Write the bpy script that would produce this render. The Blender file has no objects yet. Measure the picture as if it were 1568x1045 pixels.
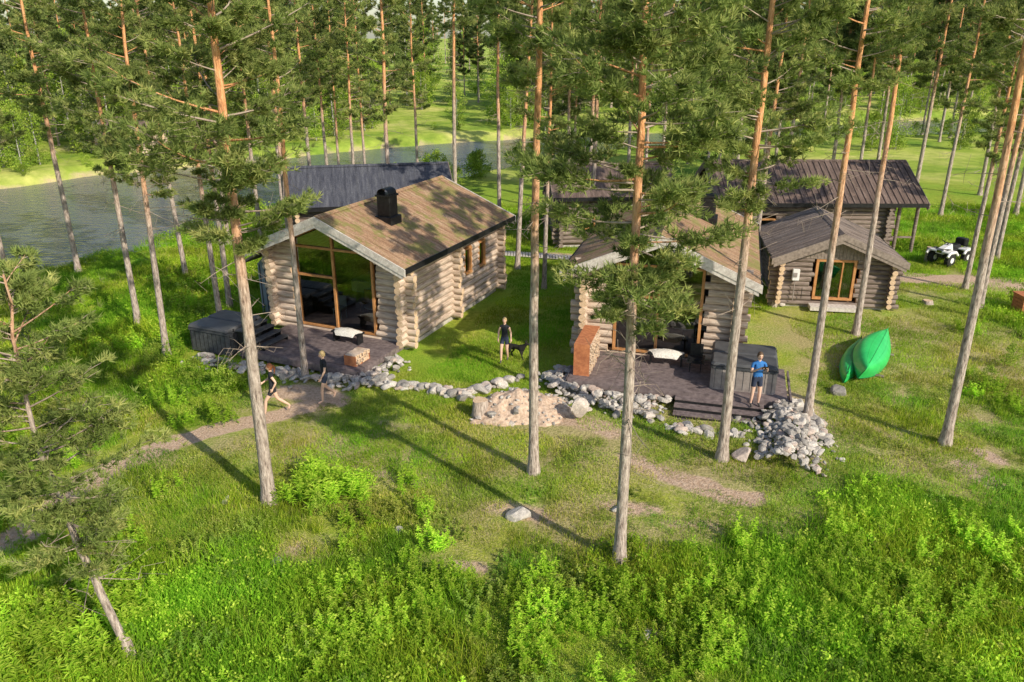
import bpy, math, random, bmesh
import numpy as np
from mathutils import Vector, Matrix
random.seed(7)
S=bpy.context.scene
COL=S.collection
# ---------------------------------------------------------------- camera geometry
H=11.5; PIT=math.radians(21.0); FPX=1220.0
cP,sP=math.cos(PIT),math.sin(PIT)
def G(px,py,z=0.0):
    "survey helper: where a sight line meets level z"
    u=(px-784)/FPX; v=(py-522)/FPX
    t=(H-z)/(sP+cP*v)
    return (u*t, t*(cP-sP*v))
# ---------------------------------------------------------------- numpy noise
def _h(ix,iy,s):
    a=np.sin(ix*127.1+iy*311.7+s*74.7)*43758.5453
    return a-np.floor(a)
def vn(x,y,s=0):
    x=np.asarray(x,float);y=np.asarray(y,float)
    ix=np.floor(x);iy=np.floor(y);fx=x-ix;fy=y-iy
    fx=fx*fx*(3-2*fx);fy=fy*fy*(3-2*fy)
    return (_h(ix,iy,s)*(1-fx)+_h(ix+1,iy,s)*fx)*(1-fy)+(_h(ix,iy+1,s)*(1-fx)+_h(ix+1,iy+1,s)*fx)*fy
def fbm(x,y,s=0):
    return (vn(x,y,s)*.5+vn(x*2.1,y*2.1,s+1)*.27+vn(x*4.3,y*4.3,s+2)*.15+vn(x*9,y*9,s+3)*.08)
def sst(a,b,x):
    t=np.clip((x-a)/(b-a),0,1); return t*t*(3-2*t)
# ---------------------------------------------------------------- terrain
NB=np.array([(-400,-90),(-60,20),(-32,35),(-26.4,40),(-20.4,47),(-18,54),(-10,66),(-2,75),(13.5,93),(45,104),(60,107),(400,150)],float)
FB=np.array([(-400,-10),(-60,60),(-43.6,70),(-40,76),(-13.8,97),(5.8,107),(30,113),(59,128),(400,210)],float)
def river_d(x,y):
    wob=(fbm(np.asarray(x)*.15,np.asarray(y)*.15,5)-.5)*3
    return np.minimum(y-np.interp(x,NB[:,0],NB[:,1]),np.interp(x,FB[:,0],FB[:,1])-y)*.75+wob
def hz(x,y):
    x=np.asarray(x,float);y=np.asarray(y,float)
    base=(fbm(x*.12,y*.12,2)-.5)*.35+(fbm(x*.7,y*.7,9)-.5)*.10
    flat=np.exp(-(((x-1)/14)**2+((y-31)/7)**2)**2)
    base=base*(1-.85*flat)
    far=sst(110,260,y)*3*fbm(x*.01,y*.01,8)
    return base+far-2.0*sst(-1.6,2.2,river_d(x,y))
def hz1(x,y): return float(hz(x,y))
# ---------------------------------------------------------------- helpers
def link(o,parent=None):
    COL.objects.link(o)
    if parent: o.parent=parent
    return o
def empty(name,loc=(0,0,0),rz=0,parent=None):
    o=bpy.data.objects.new(name,None); o.location=loc; o.rotation_euler=(0,0,rz); o.empty_display_size=.3
    return link(o,parent)
def ob(name,me,loc=(0,0,0),rot=(0,0,0),sc=(1,1,1),parent=None):
    o=bpy.data.objects.new(name,me); o.location=loc;o.rotation_euler=rot
    o.scale=sc if hasattr(sc,'__len__') else (sc,sc,sc)
    return link(o,parent)
def tri_mesh(name,V,F,mats,mi=None,tint=None,smooth=None):
    me=bpy.data.meshes.new(name)
    V=np.asarray(V,np.float32);F=np.asarray(F,np.int32)
    me.vertices.add(len(V));me.vertices.foreach_set('co',V.ravel())
    me.loops.add(F.size);me.loops.foreach_set('vertex_index',F.ravel())
    me.polygons.add(len(F));me.polygons.foreach_set('loop_start',np.arange(0,F.size,3,dtype=np.int32))
    for m in mats: me.materials.append(m)
    if mi is not None: me.polygons.foreach_set('material_index',np.asarray(mi,np.int32))
    me.update(calc_edges=True)
    if smooth is not None: me.polygons.foreach_set('use_smooth',np.asarray(smooth,bool))
    if tint is not None:
        a=me.attributes.new('tint','FLOAT','POINT'); a.data.foreach_set('value',np.asarray(tint,np.float32))
    return me
class MB:
    def __init__(s): s.v=[];s.f=[];s.m=[];s.mats=[];s.sm=[]
    def mi(s,m):
        if m not in s.mats: s.mats.append(m)
        return s.mats.index(m)
    def add(s,vs,fs,m,smooth=False):
        o=len(s.v); s.v+= [tuple(v) for v in vs]
        k=s.mi(m)
        for f in fs: s.f.append([i+o for i in f]); s.m.append(k); s.sm.append(smooth)
    def box(s,x0,x1,y0,y1,z0,z1,m,bev=0):
        if bev<=0:
            s.hull8([(x0,y0,z0),(x1,y0,z0),(x1,y1,z0),(x0,y1,z0),(x0,y0,z1),(x1,y0,z1),(x1,y1,z1),(x0,y1,z1)],m)
        else:
            b=bev
            def ring(z,i):
                a0,a1,c0,c1=x0+i,x1-i,y0+i,y1-i
                return [(a0+b,c0,z),(a1-b,c0,z),(a1,c0+b,z),(a1,c1-b,z),(a1-b,c1,z),(a0+b,c1,z),(a0,c1-b,z),(a0,c0+b,z)]
            vs=ring(z0,0)+ring(z1-b,0)+ring(z1,b*.8)
            fs=[tuple(range(7,-1,-1)),tuple(range(16,24))]
            for k in (0,8):
                for i in range(8): fs.append((k+i,k+(i+1)%8,k+8+(i+1)%8,k+8+i))
            s.add(vs,fs,m)
    def hull8(s,vs,m):
        s.add(vs,[(0,3,2,1),(4,5,6,7),(0,1,5,4),(1,2,6,5),(2,3,7,6),(3,0,4,7)],m)
    def cyl(s,p0,p1,r0,r1,m,n=12,cap=None,smooth=True):
        p0=Vector(p0);p1=Vector(p1);d=(p1-p0).normalized()
        a=Vector((0,0,1)) if abs(d.z)<.9 else Vector((1,0,0))
        u=d.cross(a).normalized();w=d.cross(u)
        vs=[];
        for p,r in ((p0,r0),(p1,r1)):
            for i in range(n):
                t=2*math.pi*i/n; vs.append(p+u*(math.cos(t)*r)+w*(math.sin(t)*r))
        s.add(vs,[(i,i+n,(i+1)%n+n,(i+1)%n) for i in range(n)],m,smooth)
        s.add(vs[:n],[tuple(range(n))],cap or m); s.add(vs[n:],[tuple(range(n-1,-1,-1))],cap or m)
    def path(s,pts,rs,m,n=8):
        for i in range(len(pts)-1): s.cyl(pts[i],pts[i+1],rs[i],rs[i+1],m,n)
    def sph(s,c,r,m,n=10,sc=(1,1,1)):
        vs=[];fs=[];k=n//2+1
        for j in range(k+1):
            ph=math.pi*j/k
            for i in range(n):
                t=2*math.pi*i/n
                vs.append((c[0]+r*sc[0]*math.sin(ph)*math.cos(t),c[1]+r*sc[1]*math.sin(ph)*math.sin(t),c[2]+r*sc[2]*math.cos(ph)))
        for j in range(k):
            for i in range(n): fs.append((j*n+i,(j+1)*n+i,(j+1)*n+(i+1)%n,j*n+(i+1)%n))
        s.add(vs,fs,m,True)
    def obj(s,name,parent=None,loc=(0,0,0),rz=0):
        me=bpy.data.meshes.new(name); me.from_pydata(s.v,[],s.f)
        for m in s.mats: me.materials.append(m)
        me.polygons.foreach_set('material_index',s.m); me.polygons.foreach_set('use_smooth',s.sm)
        me.update(); return ob(name,me,loc,(0,0,rz),1,parent)
# ---------------------------------------------------------------- materials
def newmat(name):
    m=bpy.data.materials.new(name);m.use_nodes=True
    nt=m.node_tree; return m,nt,nt.nodes['Principled BSDF']
def N(nt,t,**k):
    n=nt.nodes.new(t)
    for a,b in k.items():
        if a in n.inputs.keys(): n.inputs[a].default_value=b
        else: setattr(n,a,b)
    return n
def ramp(nt,fac,stops):
    r=nt.nodes.new('ShaderNodeValToRGB'); e=r.color_ramp.elements
    while len(e)<len(stops): e.new(.5)
    for i,(p,c) in enumerate(stops): e[i].position=p; e[i].color=(*c,1)
    nt.links.new(fac,r.inputs['Fac']); return r.outputs['Color']
def mixc(nt,f,a,b,mode='MIX'):
    n=nt.nodes.new('ShaderNodeMix'); n.data_type='RGBA'; n.blend_type=mode
    for s,v in ((n.inputs[0],f),(n.inputs[6],a),(n.inputs[7],b)):
        if hasattr(v,'is_output'): nt.links.new(v,s)
        else: s.default_value=v if not isinstance(v,tuple) else (*v,1)
    return n.outputs[2]
def coords(nt,kind='Object',scale=(1,1,1)):
    tc=nt.nodes.new('ShaderNodeTexCoord'); mp=nt.nodes.new('ShaderNodeMapping'); mp.inputs['Scale'].default_value=scale
    nt.links.new(tc.outputs[kind],mp.inputs['Vector']); return mp.outputs['Vector']
def wpos(nt,scale=(1,1,1)):
    g=nt.nodes.new('ShaderNodeNewGeometry'); mp=nt.nodes.new('ShaderNodeMapping'); mp.inputs['Scale'].default_value=scale
    nt.links.new(g.outputs['Position'],mp.inputs['Vector']); return mp.outputs['Vector']
def noise(nt,vec,scale,detail=4,rough=.55):
    n=N(nt,'ShaderNodeTexNoise',Scale=scale,Detail=detail,Roughness=rough); nt.links.new(vec,n.inputs['Vector']); return n.outputs['Fac']
def bump(nt,b,fac,strength=.4,dist=.02):
    n=N(nt,'ShaderNodeBump',Strength=strength,Distance=dist); nt.links.new(fac,n.inputs['Height']); nt.links.new(n.outputs['Normal'],b.inputs['Normal'])
def simple(name,c1,c2,scale=6,rough=.7,vs=(1,1,1),bs=.3,bd=.01,metal=0,spec=.4,detail=5):
    m,nt,b=newmat(name); f=noise(nt,coords(nt,'Object',vs),scale,detail)
    nt.links.new(ramp(nt,f,[(.3,c1),(.7,c2)]),b.inputs['Base Color']); b.inputs['Roughness'].default_value=rough
    b.inputs['Metallic'].default_value=metal; b.inputs['Specular IOR Level'].default_value=spec
    if bs>0: bump(nt,b,f,bs,bd)
    return m
def leafmat(name,stops,trans=.35,var=.35,nscale=.35,alt=None,altn=.15,objvar=.3):
    m,nt,b=newmat(name); nt.nodes.remove(b)
    at=N(nt,'ShaderNodeAttribute',attribute_name='tint')
    col=ramp(nt,at.outputs['Fac'],stops)
    w=wpos(nt)
    if alt:
        f=noise(nt,w,altn,2); r=ramp(nt,f,[(.42,(0,0,0)),(.6,(1,1,1))])
        bw=nt.nodes.new('ShaderNodeRGBToBW'); nt.links.new(r,bw.inputs[0])
        col=mixc(nt,bw.outputs[0],col,mixc(nt,.7,col,alt))
    f2=noise(nt,w,nscale,2); r2=ramp(nt,f2,[(.25,(1-var,)*3),(.75,(1+var*.6,)*3)])
    col=mixc(nt,1.0,col,r2,'MULTIPLY')
    oi=nt.nodes.new('ShaderNodeObjectInfo'); hs=nt.nodes.new('ShaderNodeHueSaturation')
    mr=N(nt,'ShaderNodeMapRange'); mr.inputs['To Min'].default_value=1-objvar;mr.inputs['To Max'].default_value=1+objvar
    nt.links.new(oi.outputs['Random'],mr.inputs['Value']); nt.links.new(mr.outputs[0],hs.inputs['Value']); nt.links.new(col,hs.inputs['Color'])
    col=hs.outputs['Color']
    df=nt.nodes.new('ShaderNodeBsdfDiffuse'); nt.links.new(col,df.inputs['Color'])
    tr=nt.nodes.new('ShaderNodeBsdfTranslucent'); nt.links.new(col,tr.inputs['Color'])
    mx=N(nt,'ShaderNodeMixShader'); mx.inputs[0].default_value=trans
    nt.links.new(df.outputs[0],mx.inputs[1]);nt.links.new(tr.outputs[0],mx.inputs[2]); nt.links.new(mx.outputs[0],nt.nodes['Material Output'].inputs['Surface'])
    return m
M_needle=leafmat('pine_needles',[(0,(.12,.17,.05)),(.5,(.29,.37,.105)),(1,(.55,.56,.20))],.38,.3,.8,objvar=.18)
M_needle_far=leafmat('pine_needles_far',[(0,(.085,.13,.045)),(.5,(.21,.28,.09)),(1,(.42,.45,.17))],.38,.3,.2,objvar=.25)
M_leaf=leafmat('birch_leaves',[(0,(.14,.24,.035)),(.5,(.32,.47,.06)),(1,(.56,.64,.13))],.4,.3,.2)
M_grass=leafmat('grass_blades',[(0,(.20,.34,.02)),(.5,(.43,.58,.04)),(.82,(.64,.68,.09)),(1,(.76,.66,.30))],.4,.4,.45,alt=(.17,.45,.03),altn=.25,objvar=.25)
M_lawn=leafmat('lawn_blades',[(0,(.26,.33,.035)),(.5,(.50,.54,.08)),(.8,(.64,.58,.18)),(1,(.72,.58,.30))],.35,.35,.6,alt=(.32,.54,.045),altn=.25,objvar=.15)
M_weed=leafmat('broad_leaves',[(0,(.15,.35,.025)),(.5,(.38,.64,.045)),(1,(.72,.84,.13))],.45,.4,.6,objvar=.28)
M_shrub=leafmat('heath_leaves',[(0,(.14,.19,.035)),(.5,(.35,.43,.07)),(1,(.64,.62,.16))],.3,.45,.7,alt=(.17,.40,.05),altn=.25,objvar=.3)
def barkmat():
    m,nt,b=newmat('pine_bark')
    tc=nt.nodes.new('ShaderNodeTexCoord'); sx=nt.nodes.new('ShaderNodeSeparateXYZ'); nt.links.new(tc.outputs['Object'],sx.inputs[0])
    v=coords(nt,'Object',(5,5,1.2)); f=noise(nt,v,3.5,6,.65)
    v2=coords(nt,'Object',(1,1,.4)); f2=noise(nt,v2,1.2,3)
    mr=N(nt,'ShaderNodeMapRange')
    ad=N(nt,'ShaderNodeMath',operation='MULTIPLY_ADD'); nt.links.new(f2,ad.inputs[0]); ad.inputs[1].default_value=5; nt.links.new(sx.outputs['Z'],ad.inputs[2])
    nt.links.new(ad.outputs[0],mr.inputs['Value']); mr.inputs['From Min'].default_value=7.5;mr.inputs['From Max'].default_value=12
    low=ramp(nt,f,[(.3,(.12,.09,.078)),(.46,(.37,.30,.26)),(.66,(.62,.53,.47))])
    up=ramp(nt,f,[(.3,(.32,.14,.065)),(.5,(.74,.36,.165)),(.72,(.88,.55,.30))])
    nt.links.new(mixc(nt,mr.outputs[0],low,up),b.inputs['Base Color']); b.inputs['Roughness'].default_value=.85
    b.inputs['Specular IOR Level'].default_value=.2
    bump(nt,b,f,1.0,.06); return m
M_bark=barkmat()
M_dead=simple('dead_twigs',(.26,.20,.16),(.50,.41,.34),4,.9)
M_birchbark=simple('birch_bark',(.2,.18,.16),(.6,.58,.54),3,.8,(1,1,4))
def groundmat():
    m,nt,b=newmat('ground_soil_and_grass')
    w=wpos(nt)
    n1=noise(nt,w,.35,5); n2=noise(nt,w,3.0,6,.7); n3=noise(nt,w,14,5,.7); n4=noise(nt,w,.09,4,.65)
    grass=ramp(nt,n2,[(.28,(.13,.19,.02)),(.45,(.31,.38,.045)),(.6,(.47,.52,.075)),(.75,(.60,.56,.18))])
    lush=ramp(nt,n3,[(.3,(.10,.22,.02)),(.5,(.28,.46,.04)),(.72,(.48,.60,.08))])
    c=mixc(nt,ramp(nt,n1,[(.4,(0,0,0)),(.6,(1,1,1))]),grass,lush)
    far=mixc(nt,1.0,ramp(nt,n4,[(.35,(.22,.38,.05)),(.5,(.42,.54,.09)),(.65,(.68,.68,.22))]),ramp(nt,noise(nt,w,.7,4,.7),[(.3,(.62,.68,.58)),(.7,(1.15,1.1,1.1))]),'MULTIPLY')
    a_far=N(nt,'ShaderNodeAttribute',attribute_name='farm'); c=mixc(nt,a_far.outputs['Fac'],c,far)
    ad=N(nt,'ShaderNodeAttribute',attribute_name='dry'); dry=ramp(nt,n3,[(.3,(.25,.19,.08)),(.5,(.48,.42,.19)),(.7,(.68,.58,.30))])
    def th(attr,n,k):
        x=N(nt,'ShaderNodeMath',operation='MULTIPLY_ADD'); nt.links.new(n,x.inputs[0]); x.inputs[1].default_value=k; nt.links.new(attr.outputs['Fac'],x.inputs[2])
        y=N(nt,'ShaderNodeMapRange'); y.inputs['From Min'].default_value=k*.5+.3;y.inputs['From Max'].default_value=k*.5+.65
        nt.links.new(x.outputs[0],y.inputs['Value']); return y.outputs[0]
    c=mixc(nt,th(ad,n3,.9),c,dry)
    at=N(nt,'ShaderNodeAttribute',attribute_name='dirt'); dirt=ramp(nt,n3,[(.3,(.42,.27,.18)),(.5,(.66,.47,.34)),(.7,(.80,.64,.50))])
    c=mixc(nt,th(at,n2,.5),c,dirt)
    nt.links.new(c,b.inputs['Base Color']); b.inputs['Roughness'].default_value=.95; b.inputs['Specular IOR Level'].default_value=.1
    bump(nt,b,n3,.9,.12); return m
M_ground=groundmat()
def watermat():
    m,nt,b=newmat('river_water'); b.inputs['Base Color'].default_value=(.10,.12,.165,1)
    b.inputs['Roughness'].default_value=.10; b.inputs['Specular IOR Level'].default_value=1.0
    f=noise(nt,wpos(nt,(1,2.2,1)),1.2,4,.6); bump(nt,b,f,.7,.22)
    return m
M_water=watermat()
def logmat(name,a,b_,c):
    m,nt,b=newmat(name); f=noise(nt,coords(nt,'Object',(.5,.5,7)),4,7,.65); f2=noise(nt,coords(nt),.9,3)
    col=ramp(nt,f,[(.28,a),(.5,b_),(.72,c)]); col=mixc(nt,1.0,col,ramp(nt,f2,[(.3,(.74,.70,.67)),(.7,(1.08,1.06,1.02))]),'MULTIPLY')
    nt.links.new(col,b.inputs['Base Color']); b.inputs['Roughness'].default_value=.75; b.inputs['Specular IOR Level'].default_value=.2
    bump(nt,b,f,.5,.02); return m
M_log=logmat('weathered_log',(.28,.20,.15),(.60,.49,.41),(.78,.69,.61))
M_logend=simple('log_end_grain',(.52,.34,.20),(.78,.60,.43),18,.8)
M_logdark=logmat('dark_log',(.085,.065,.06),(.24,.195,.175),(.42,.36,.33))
M_barge=simple('weathered_board',(.44,.39,.36),(.74,.69,.65),5,.75,(2,2,2))
M_bargedk=simple('grey_brown_board',(.17,.135,.115),(.34,.28,.245),5,.75,(2,2,2))
M_frame=simple('orange_pine_frame',(.38,.17,.06),(.60,.30,.12),5,.5)
M_deck=simple('dark_deck_board',(.11,.085,.088),(.25,.20,.20),7,.6,(1,1,1),.2)
M_black=simple('black_metal',(.012,.012,.014),(.03,.03,.033),9,.45,metal=.3)
M_char=simple('charcoal_cladding',(.045,.048,.055),(.09,.095,.105),8,.6)
M_tub=simple('grey_tub_cladding',(.24,.205,.195),(.36,.32,.30),6,.6)
M_cover=simple('tub_cover_vinyl',(.06,.062,.068),(.10,.102,.11),3,.45)
M_blue=simple('blue_grey_board',(.17,.21,.25),(.27,.31,.35),5,.7,(6,6,.5))
M_wool=simple('sheepskin',(.66,.61,.54),(.88,.84,.78),20,.95,bs=1,bd=.04)
M_corten=simple('rusty_steel',(.36,.12,.055),(.58,.23,.10),8,.75)
M_floor=simple('interior_floor',(.22,.13,.07),(.34,.21,.12),5,.5)
M_white=simple('white_paint',(.7,.7,.7),(.82,.82,.82),5,.4,bs=0)
def stonemat():
    m,nt,b=newmat('granite_stone'); f=noise(nt,coords(nt),5,7,.7); f2=noise(nt,coords(nt),40,3)
    oi=nt.nodes.new('ShaderNodeObjectInfo')
    col=ramp(nt,f,[(.3,(.33,.32,.31)),(.5,(.53,.51,.49)),(.7,(.70,.68,.65))])
    col=mixc(nt,1.0,col,ramp(nt,oi.outputs['Random'],[(0,(.50,.48,.46)),(.35,(.85,.81,.78)),(.75,(1.12,1.08,1.04)),(1,(.95,.74,.65))]),'MULTIPLY')
    col=mixc(nt,1.0,col,ramp(nt,f2,[(.35,(.8,.8,.8)),(.65,(1.1,1.1,1.1))]),'MULTIPLY')
    nt.links.new(col,b.inputs['Base Color']);b.inputs['Roughness'].default_value=.85; bump(nt,b,f,.6,.06);return m
M_stone=stonemat()
def roofmat(name,stops,moss,mossamt,band=1.0):
    m,nt,b=newmat(name); v=coords(nt); f=noise(nt,coords(nt,'Object',(.35,3,.35)),2.2,6,.7); f2=noise(nt,v,1.1,6,.7); f3=noise(nt,v,16,4)
    col=ramp(nt,f,stops)
    col=mixc(nt,1.0,col,ramp(nt,f3,[(.3,(.68,.68,.68)),(.7,(1.18,1.18,1.18))]),'MULTIPLY')
    col=mixc(nt,ramp(nt,f2,[(.60-mossamt,(0,0,0)),(.70-mossamt,(.8,.8,.8))]),col,moss)
    wv=N(nt,'ShaderNodeTexWave',Scale=band,Distortion=.4); wv.bands_direction='Y'; nt.links.new(v,wv.inputs['Vector'])
    col=mixc(nt,1.0,col,ramp(nt,wv.outputs['Fac'],[(0,(.84,.84,.84)),(.12,(1,1,1))]),'MULTIPLY')
    nt.links.new(col,b.inputs['Base Color']);b.inputs['Roughness'].default_value=.85; b.inputs['Specular IOR Level'].default_value=.2; bump(nt,b,f3,.6,.04);return m
M_roof1=roofmat('mossy_brown_roof',[(.3,(.22,.12,.07)),(.5,(.38,.235,.145)),(.7,(.54,.39,.27))],(.22,.22,.065),.11,.6)
M_roof5=roofmat('dark_felt_roof',[(.3,(.045,.048,.07)),(.5,(.085,.09,.115)),(.7,(.145,.15,.175))],(.12,.105,.09),-.02,.5)
M_roof3=roofmat('grey_board_roof',[(.3,(.12,.09,.08)),(.5,(.25,.20,.175)),(.7,(.44,.36,.32))],(.16,.12,.08),.0,2.5)
M_roof4=roofmat('brown_sheet_roof',[(.3,(.075,.055,.05)),(.5,(.16,.115,.10)),(.7,(.27,.20,.175))],(.28,.19,.15),.0,1.5)
def glassmat():
    m,nt,b=newmat('window_glass'); nt.nodes.remove(b)
    tr=N(nt,'ShaderNodeBsdfTransparent',Color=(.55,.62,.58,1)); gl=N(nt,'ShaderNodeBsdfGlossy',Color=(.95,.97,.95,1),Roughness=.01)
    fr=N(nt,'ShaderNodeFresnel',IOR=2.3); mx=N(nt,'ShaderNodeMixShader')
    nt.links.new(fr.outputs[0],mx.inputs[0]);nt.links.new(tr.outputs[0],mx.inputs[1]);nt.links.new(gl.outputs[0],mx.inputs[2]);nt.links.new(mx.outputs[0],nt.nodes['Material Output'].inputs['Surface']);return m
M_glass=glassmat()
def plain(name,c,rough=.6,var=.15,metal=0,sc=12):
    return simple(name,tuple(x*(1-var) for x in c),tuple(min(1,x*(1+var)) for x in c),sc,rough,metal=metal,bs=.15)
M_skin=plain('skin',(.70,.45,.34),.55,.06)
M_cloth_black=plain('black_cloth',(.02,.022,.03),.9)
M_cloth_navy=plain('navy_cloth',(.03,.04,.075),.9)
M_cloth_blue=plain('blue_tshirt_cloth',(.03,.16,.46),.85)
M_hair_blond=plain('blond_hair',(.50,.36,.17),.6,.2,sc=60)
M_hair_red=plain('auburn_hair',(.28,.10,.04),.6,.2,sc=60)
M_hair_brown=plain('brown_hair',(.10,.06,.035),.6,.2,sc=60)
M_shoe=plain('shoe_leather',(.10,.09,.085),.6)
M_eye=plain('eye_dark',(.02,.015,.01),.2,0)
M_lip=plain('lip',(.45,.16,.13),.5,.05)
M_fur=plain('black_fur',(.018,.016,.015),.8,.3,sc=40)
M_rubber=plain('tyre_rubber',(.02,.02,.02),.85)
M_canoe=simple('green_plastic',(.02,.44,.10),(.04,.58,.14),3,.3,bs=.05)
M_canoe_dk=plain('dark_green_trim',(.01,.18,.045),.4)
# ---------------------------------------------------------------- ground sheet
def axis(c0,c1,step,far,k):
    a=list(np.arange(c0,c1+1e-6,step)); d=step; x=c1
    while x<far: d*=k; x+=d; a.append(x)
    d=step;x=c0; b=[]
    while x>-far: d*=k; x-=d; b.append(x)
    return np.array(b[::-1]+a)
xs=axis(-26,26,.2,2600,1.07); ys=axis(9,50,.2,2600,1.05); ys=ys[ys>-60]
X,Y=np.meshgrid(xs,ys); Z=hz(X,Y)
def seg_d(x,y,p,q):
    px,py=p;qx,qy=q;dx,dy=qx-px,qy-py;t=np.clip(((x-px)*dx+(y-py)*dy)/(dx*dx+dy*dy+1e-9),0,1)
    return np.hypot(x-px-t*dx,y-py-t*dy)
def line_mask(x,y,pix,w,soft=.5):
    P=[G(*p) for p in pix]; d=np.full(np.shape(x),1e9)
    for i in range(len(P)-1): d=np.minimum(d,seg_d(x,y,P[i],P[i+1]))
    return 1-sst(w*(1-soft),w*(1+soft),d+(fbm(x*1.3,y*1.3,4)-.5)*w*1.2)
DIRT=[([(0,835),(105,755),(180,705),(260,672),(350,648),(430,632),(480,618)],.45,1.1),
 ([(430,600),(470,598),(520,612)],.55,.8),
 ([(965,705),(1040,735),(1110,760),(1150,765)],.42,1),([(1200,600),(1260,650),(1240,715)],.5,.5),
 ([(1480,715),(1520,745)],.35,.95),([(1500,690),(1530,705)],.3,.8),
 ([(1345,415),(1400,425),(1480,428),(1568,432),(1640,445)],1.0,1),
 ([(760,770),(830,790)],.4,.6),([(930,775),(1000,780)],.35,.7),([(1020,800),(1090,805)],.22,.55),
 ([(870,640),(940,660)],.55,.65),([(560,640),(700,660)],.3,.45),([(1340,655),(1400,690)],.3,.5),
 ([(740,385),(800,388),(880,392)],.5,.6),([(560,715),(640,735)],.25,.55),([(700,860),(740,868)],.25,.7),([(450,835),(480,840)],.2,.65),([(980,965),(1000,975)],.2,.6)]
def masks(x,y):
    d=np.zeros(np.shape(x))
    for pix,w,a in DIRT: d=np.maximum(d,a*line_mask(x,y,pix,w))
    cxy=[(G(650,690),9,3.6,.52),(G(1000,690),8,4,.60),(G(1420,540),7,6,.68),(G(1350,640),6,3,.52),(G(850,790),5,2.6,.52),(G(460,610),3,2.,.52),(G(1480,720),5,3,.52),(G(1480,440),8,4,.45),(G(330,700),4,2.5,.4),(G(450,840),3,1,.42),(G(720,860),2.5,1,.42),(G(1200,800),4,1.4,.38)]
    dry=np.zeros(np.shape(x))
    for (c,a,b,s) in cxy: dry=np.maximum(dry,s*np.exp(-(((x-c[0])/a)**2+((y-c[1])/b)**2)))
    dry=dry+(fbm(x*.6,y*.6,21)-.5)*1.0*np.clip(dry*2,0,1)+.1
    gapc=G(700,520); gl=np.exp(-(((x-gapc[0]-.4)/2.0)**2+((y-gapc[1])/3.5)**2)); dry=dry*(1-gl)
    return d,np.clip(dry,0,1)
D_,DR_=masks(X,Y); river=river_d(X,Y)
shore=sst(-1.6,-.3,river)*.5
D_=np.maximum(D_,shore*(Z<-.5))
FAR=sst(52,75,Y)
ny,nx=X.shape; idx=np.arange(nx*ny).reshape(ny,nx)
a=idx[:-1,:-1].ravel();b_=idx[:-1,1:].ravel();c_=idx[1:,1:].ravel();d_=idx[1:,:-1].ravel()
F=np.concatenate([np.stack([a,b_,c_],1),np.stack([a,c_,d_],1)])
me=tri_mesh('ground',np.stack([X.ravel(),Y.ravel(),Z.ravel()],1),F,[M_ground],smooth=np.ones(len(F),bool))
for nm,arr in (('dirt',D_),('dry',DR_),('farm',FAR)):
    at=me.attributes.new(nm,'FLOAT','POINT'); at.data.foreach_set('value',arr.astype(np.float32).ravel())
ob('ground',me)
mb=MB(); mb.add([(-500,-100,-.95),(500,-100,-.95),(500,260,-.95),(-500,260,-.95)],[(0,1,2,3)],M_water); mb.obj('river_water')
# ---------------------------------------------------------------- vegetation meshes
def tubeV(pts,rs,n=6):
    pts=np.array(pts,float); k=len(pts); V=[];
    for i in range(k):
        d=pts[min(i+1,k-1)]-pts[max(i-1,0)]; d/=np.linalg.norm(d)+1e-9
        a=np.array([0,0,1.]) if abs(d[2])<.9 else np.array([1.,0,0]); u=np.cross(d,a);u/=np.linalg.norm(u);w=np.cross(d,u)
        t=np.arange(n)*2*math.pi/n; V.append(pts[i]+rs[i]*(np.cos(t)[:,None]*u+np.sin(t)[:,None]*w))
    V=np.concatenate(V);F=[]
    for i in range(k-1):
        for j in range(n):
            a=i*n+j;b=i*n+(j+1)%n;F+=[(a,a+n,b+n),(a,b+n,b)]
    return V,np.array(F)
class Acc:
    def __init__(s): s.V=[];s.F=[];s.M=[];s.T=[];s.S=[];s.n=0
    def add(s,V,F,m,t=.5,sm=True):
        s.V.append(V);s.F.append(np.asarray(F)+s.n);s.M.append(np.full(len(F),m));s.T.append(np.full(len(V),t) if np.isscalar(t) else t);s.S.append(np.full(len(F),sm));s.n+=len(V)
    def mesh(s,name,mats): return tri_mesh(name,np.concatenate(s.V),np.concatenate(s.F),mats,np.concatenate(s.M),np.concatenate(s.T),np.concatenate(s.S))
def norm(a): return a/(np.linalg.norm(a,axis=-1,keepdims=True)+1e-9)
def tris(C,D,nn,L,w,rng,spread,tn):
    n=len(C); c=np.repeat(C,nn,0); d=norm(np.repeat(norm(D),nn,0)+rng.normal(0,spread,(n*nn,3)))
    l=L*rng.uniform(.65,1.25,(n*nn,1)); sd=norm(np.cross(d,rng.normal(0,1,(n*nn,3))))*w*.5
    c=c+d*l*.1
    V=np.stack([c-sd,c+sd,c+d*l],1).reshape(-1,3); F=np.arange(len(V)).reshape(-1,3)
    T=np.repeat(np.clip(np.repeat(tn,nn)+rng.normal(0,.08,n*nn),0,1),3)
    return V,F,T
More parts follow.
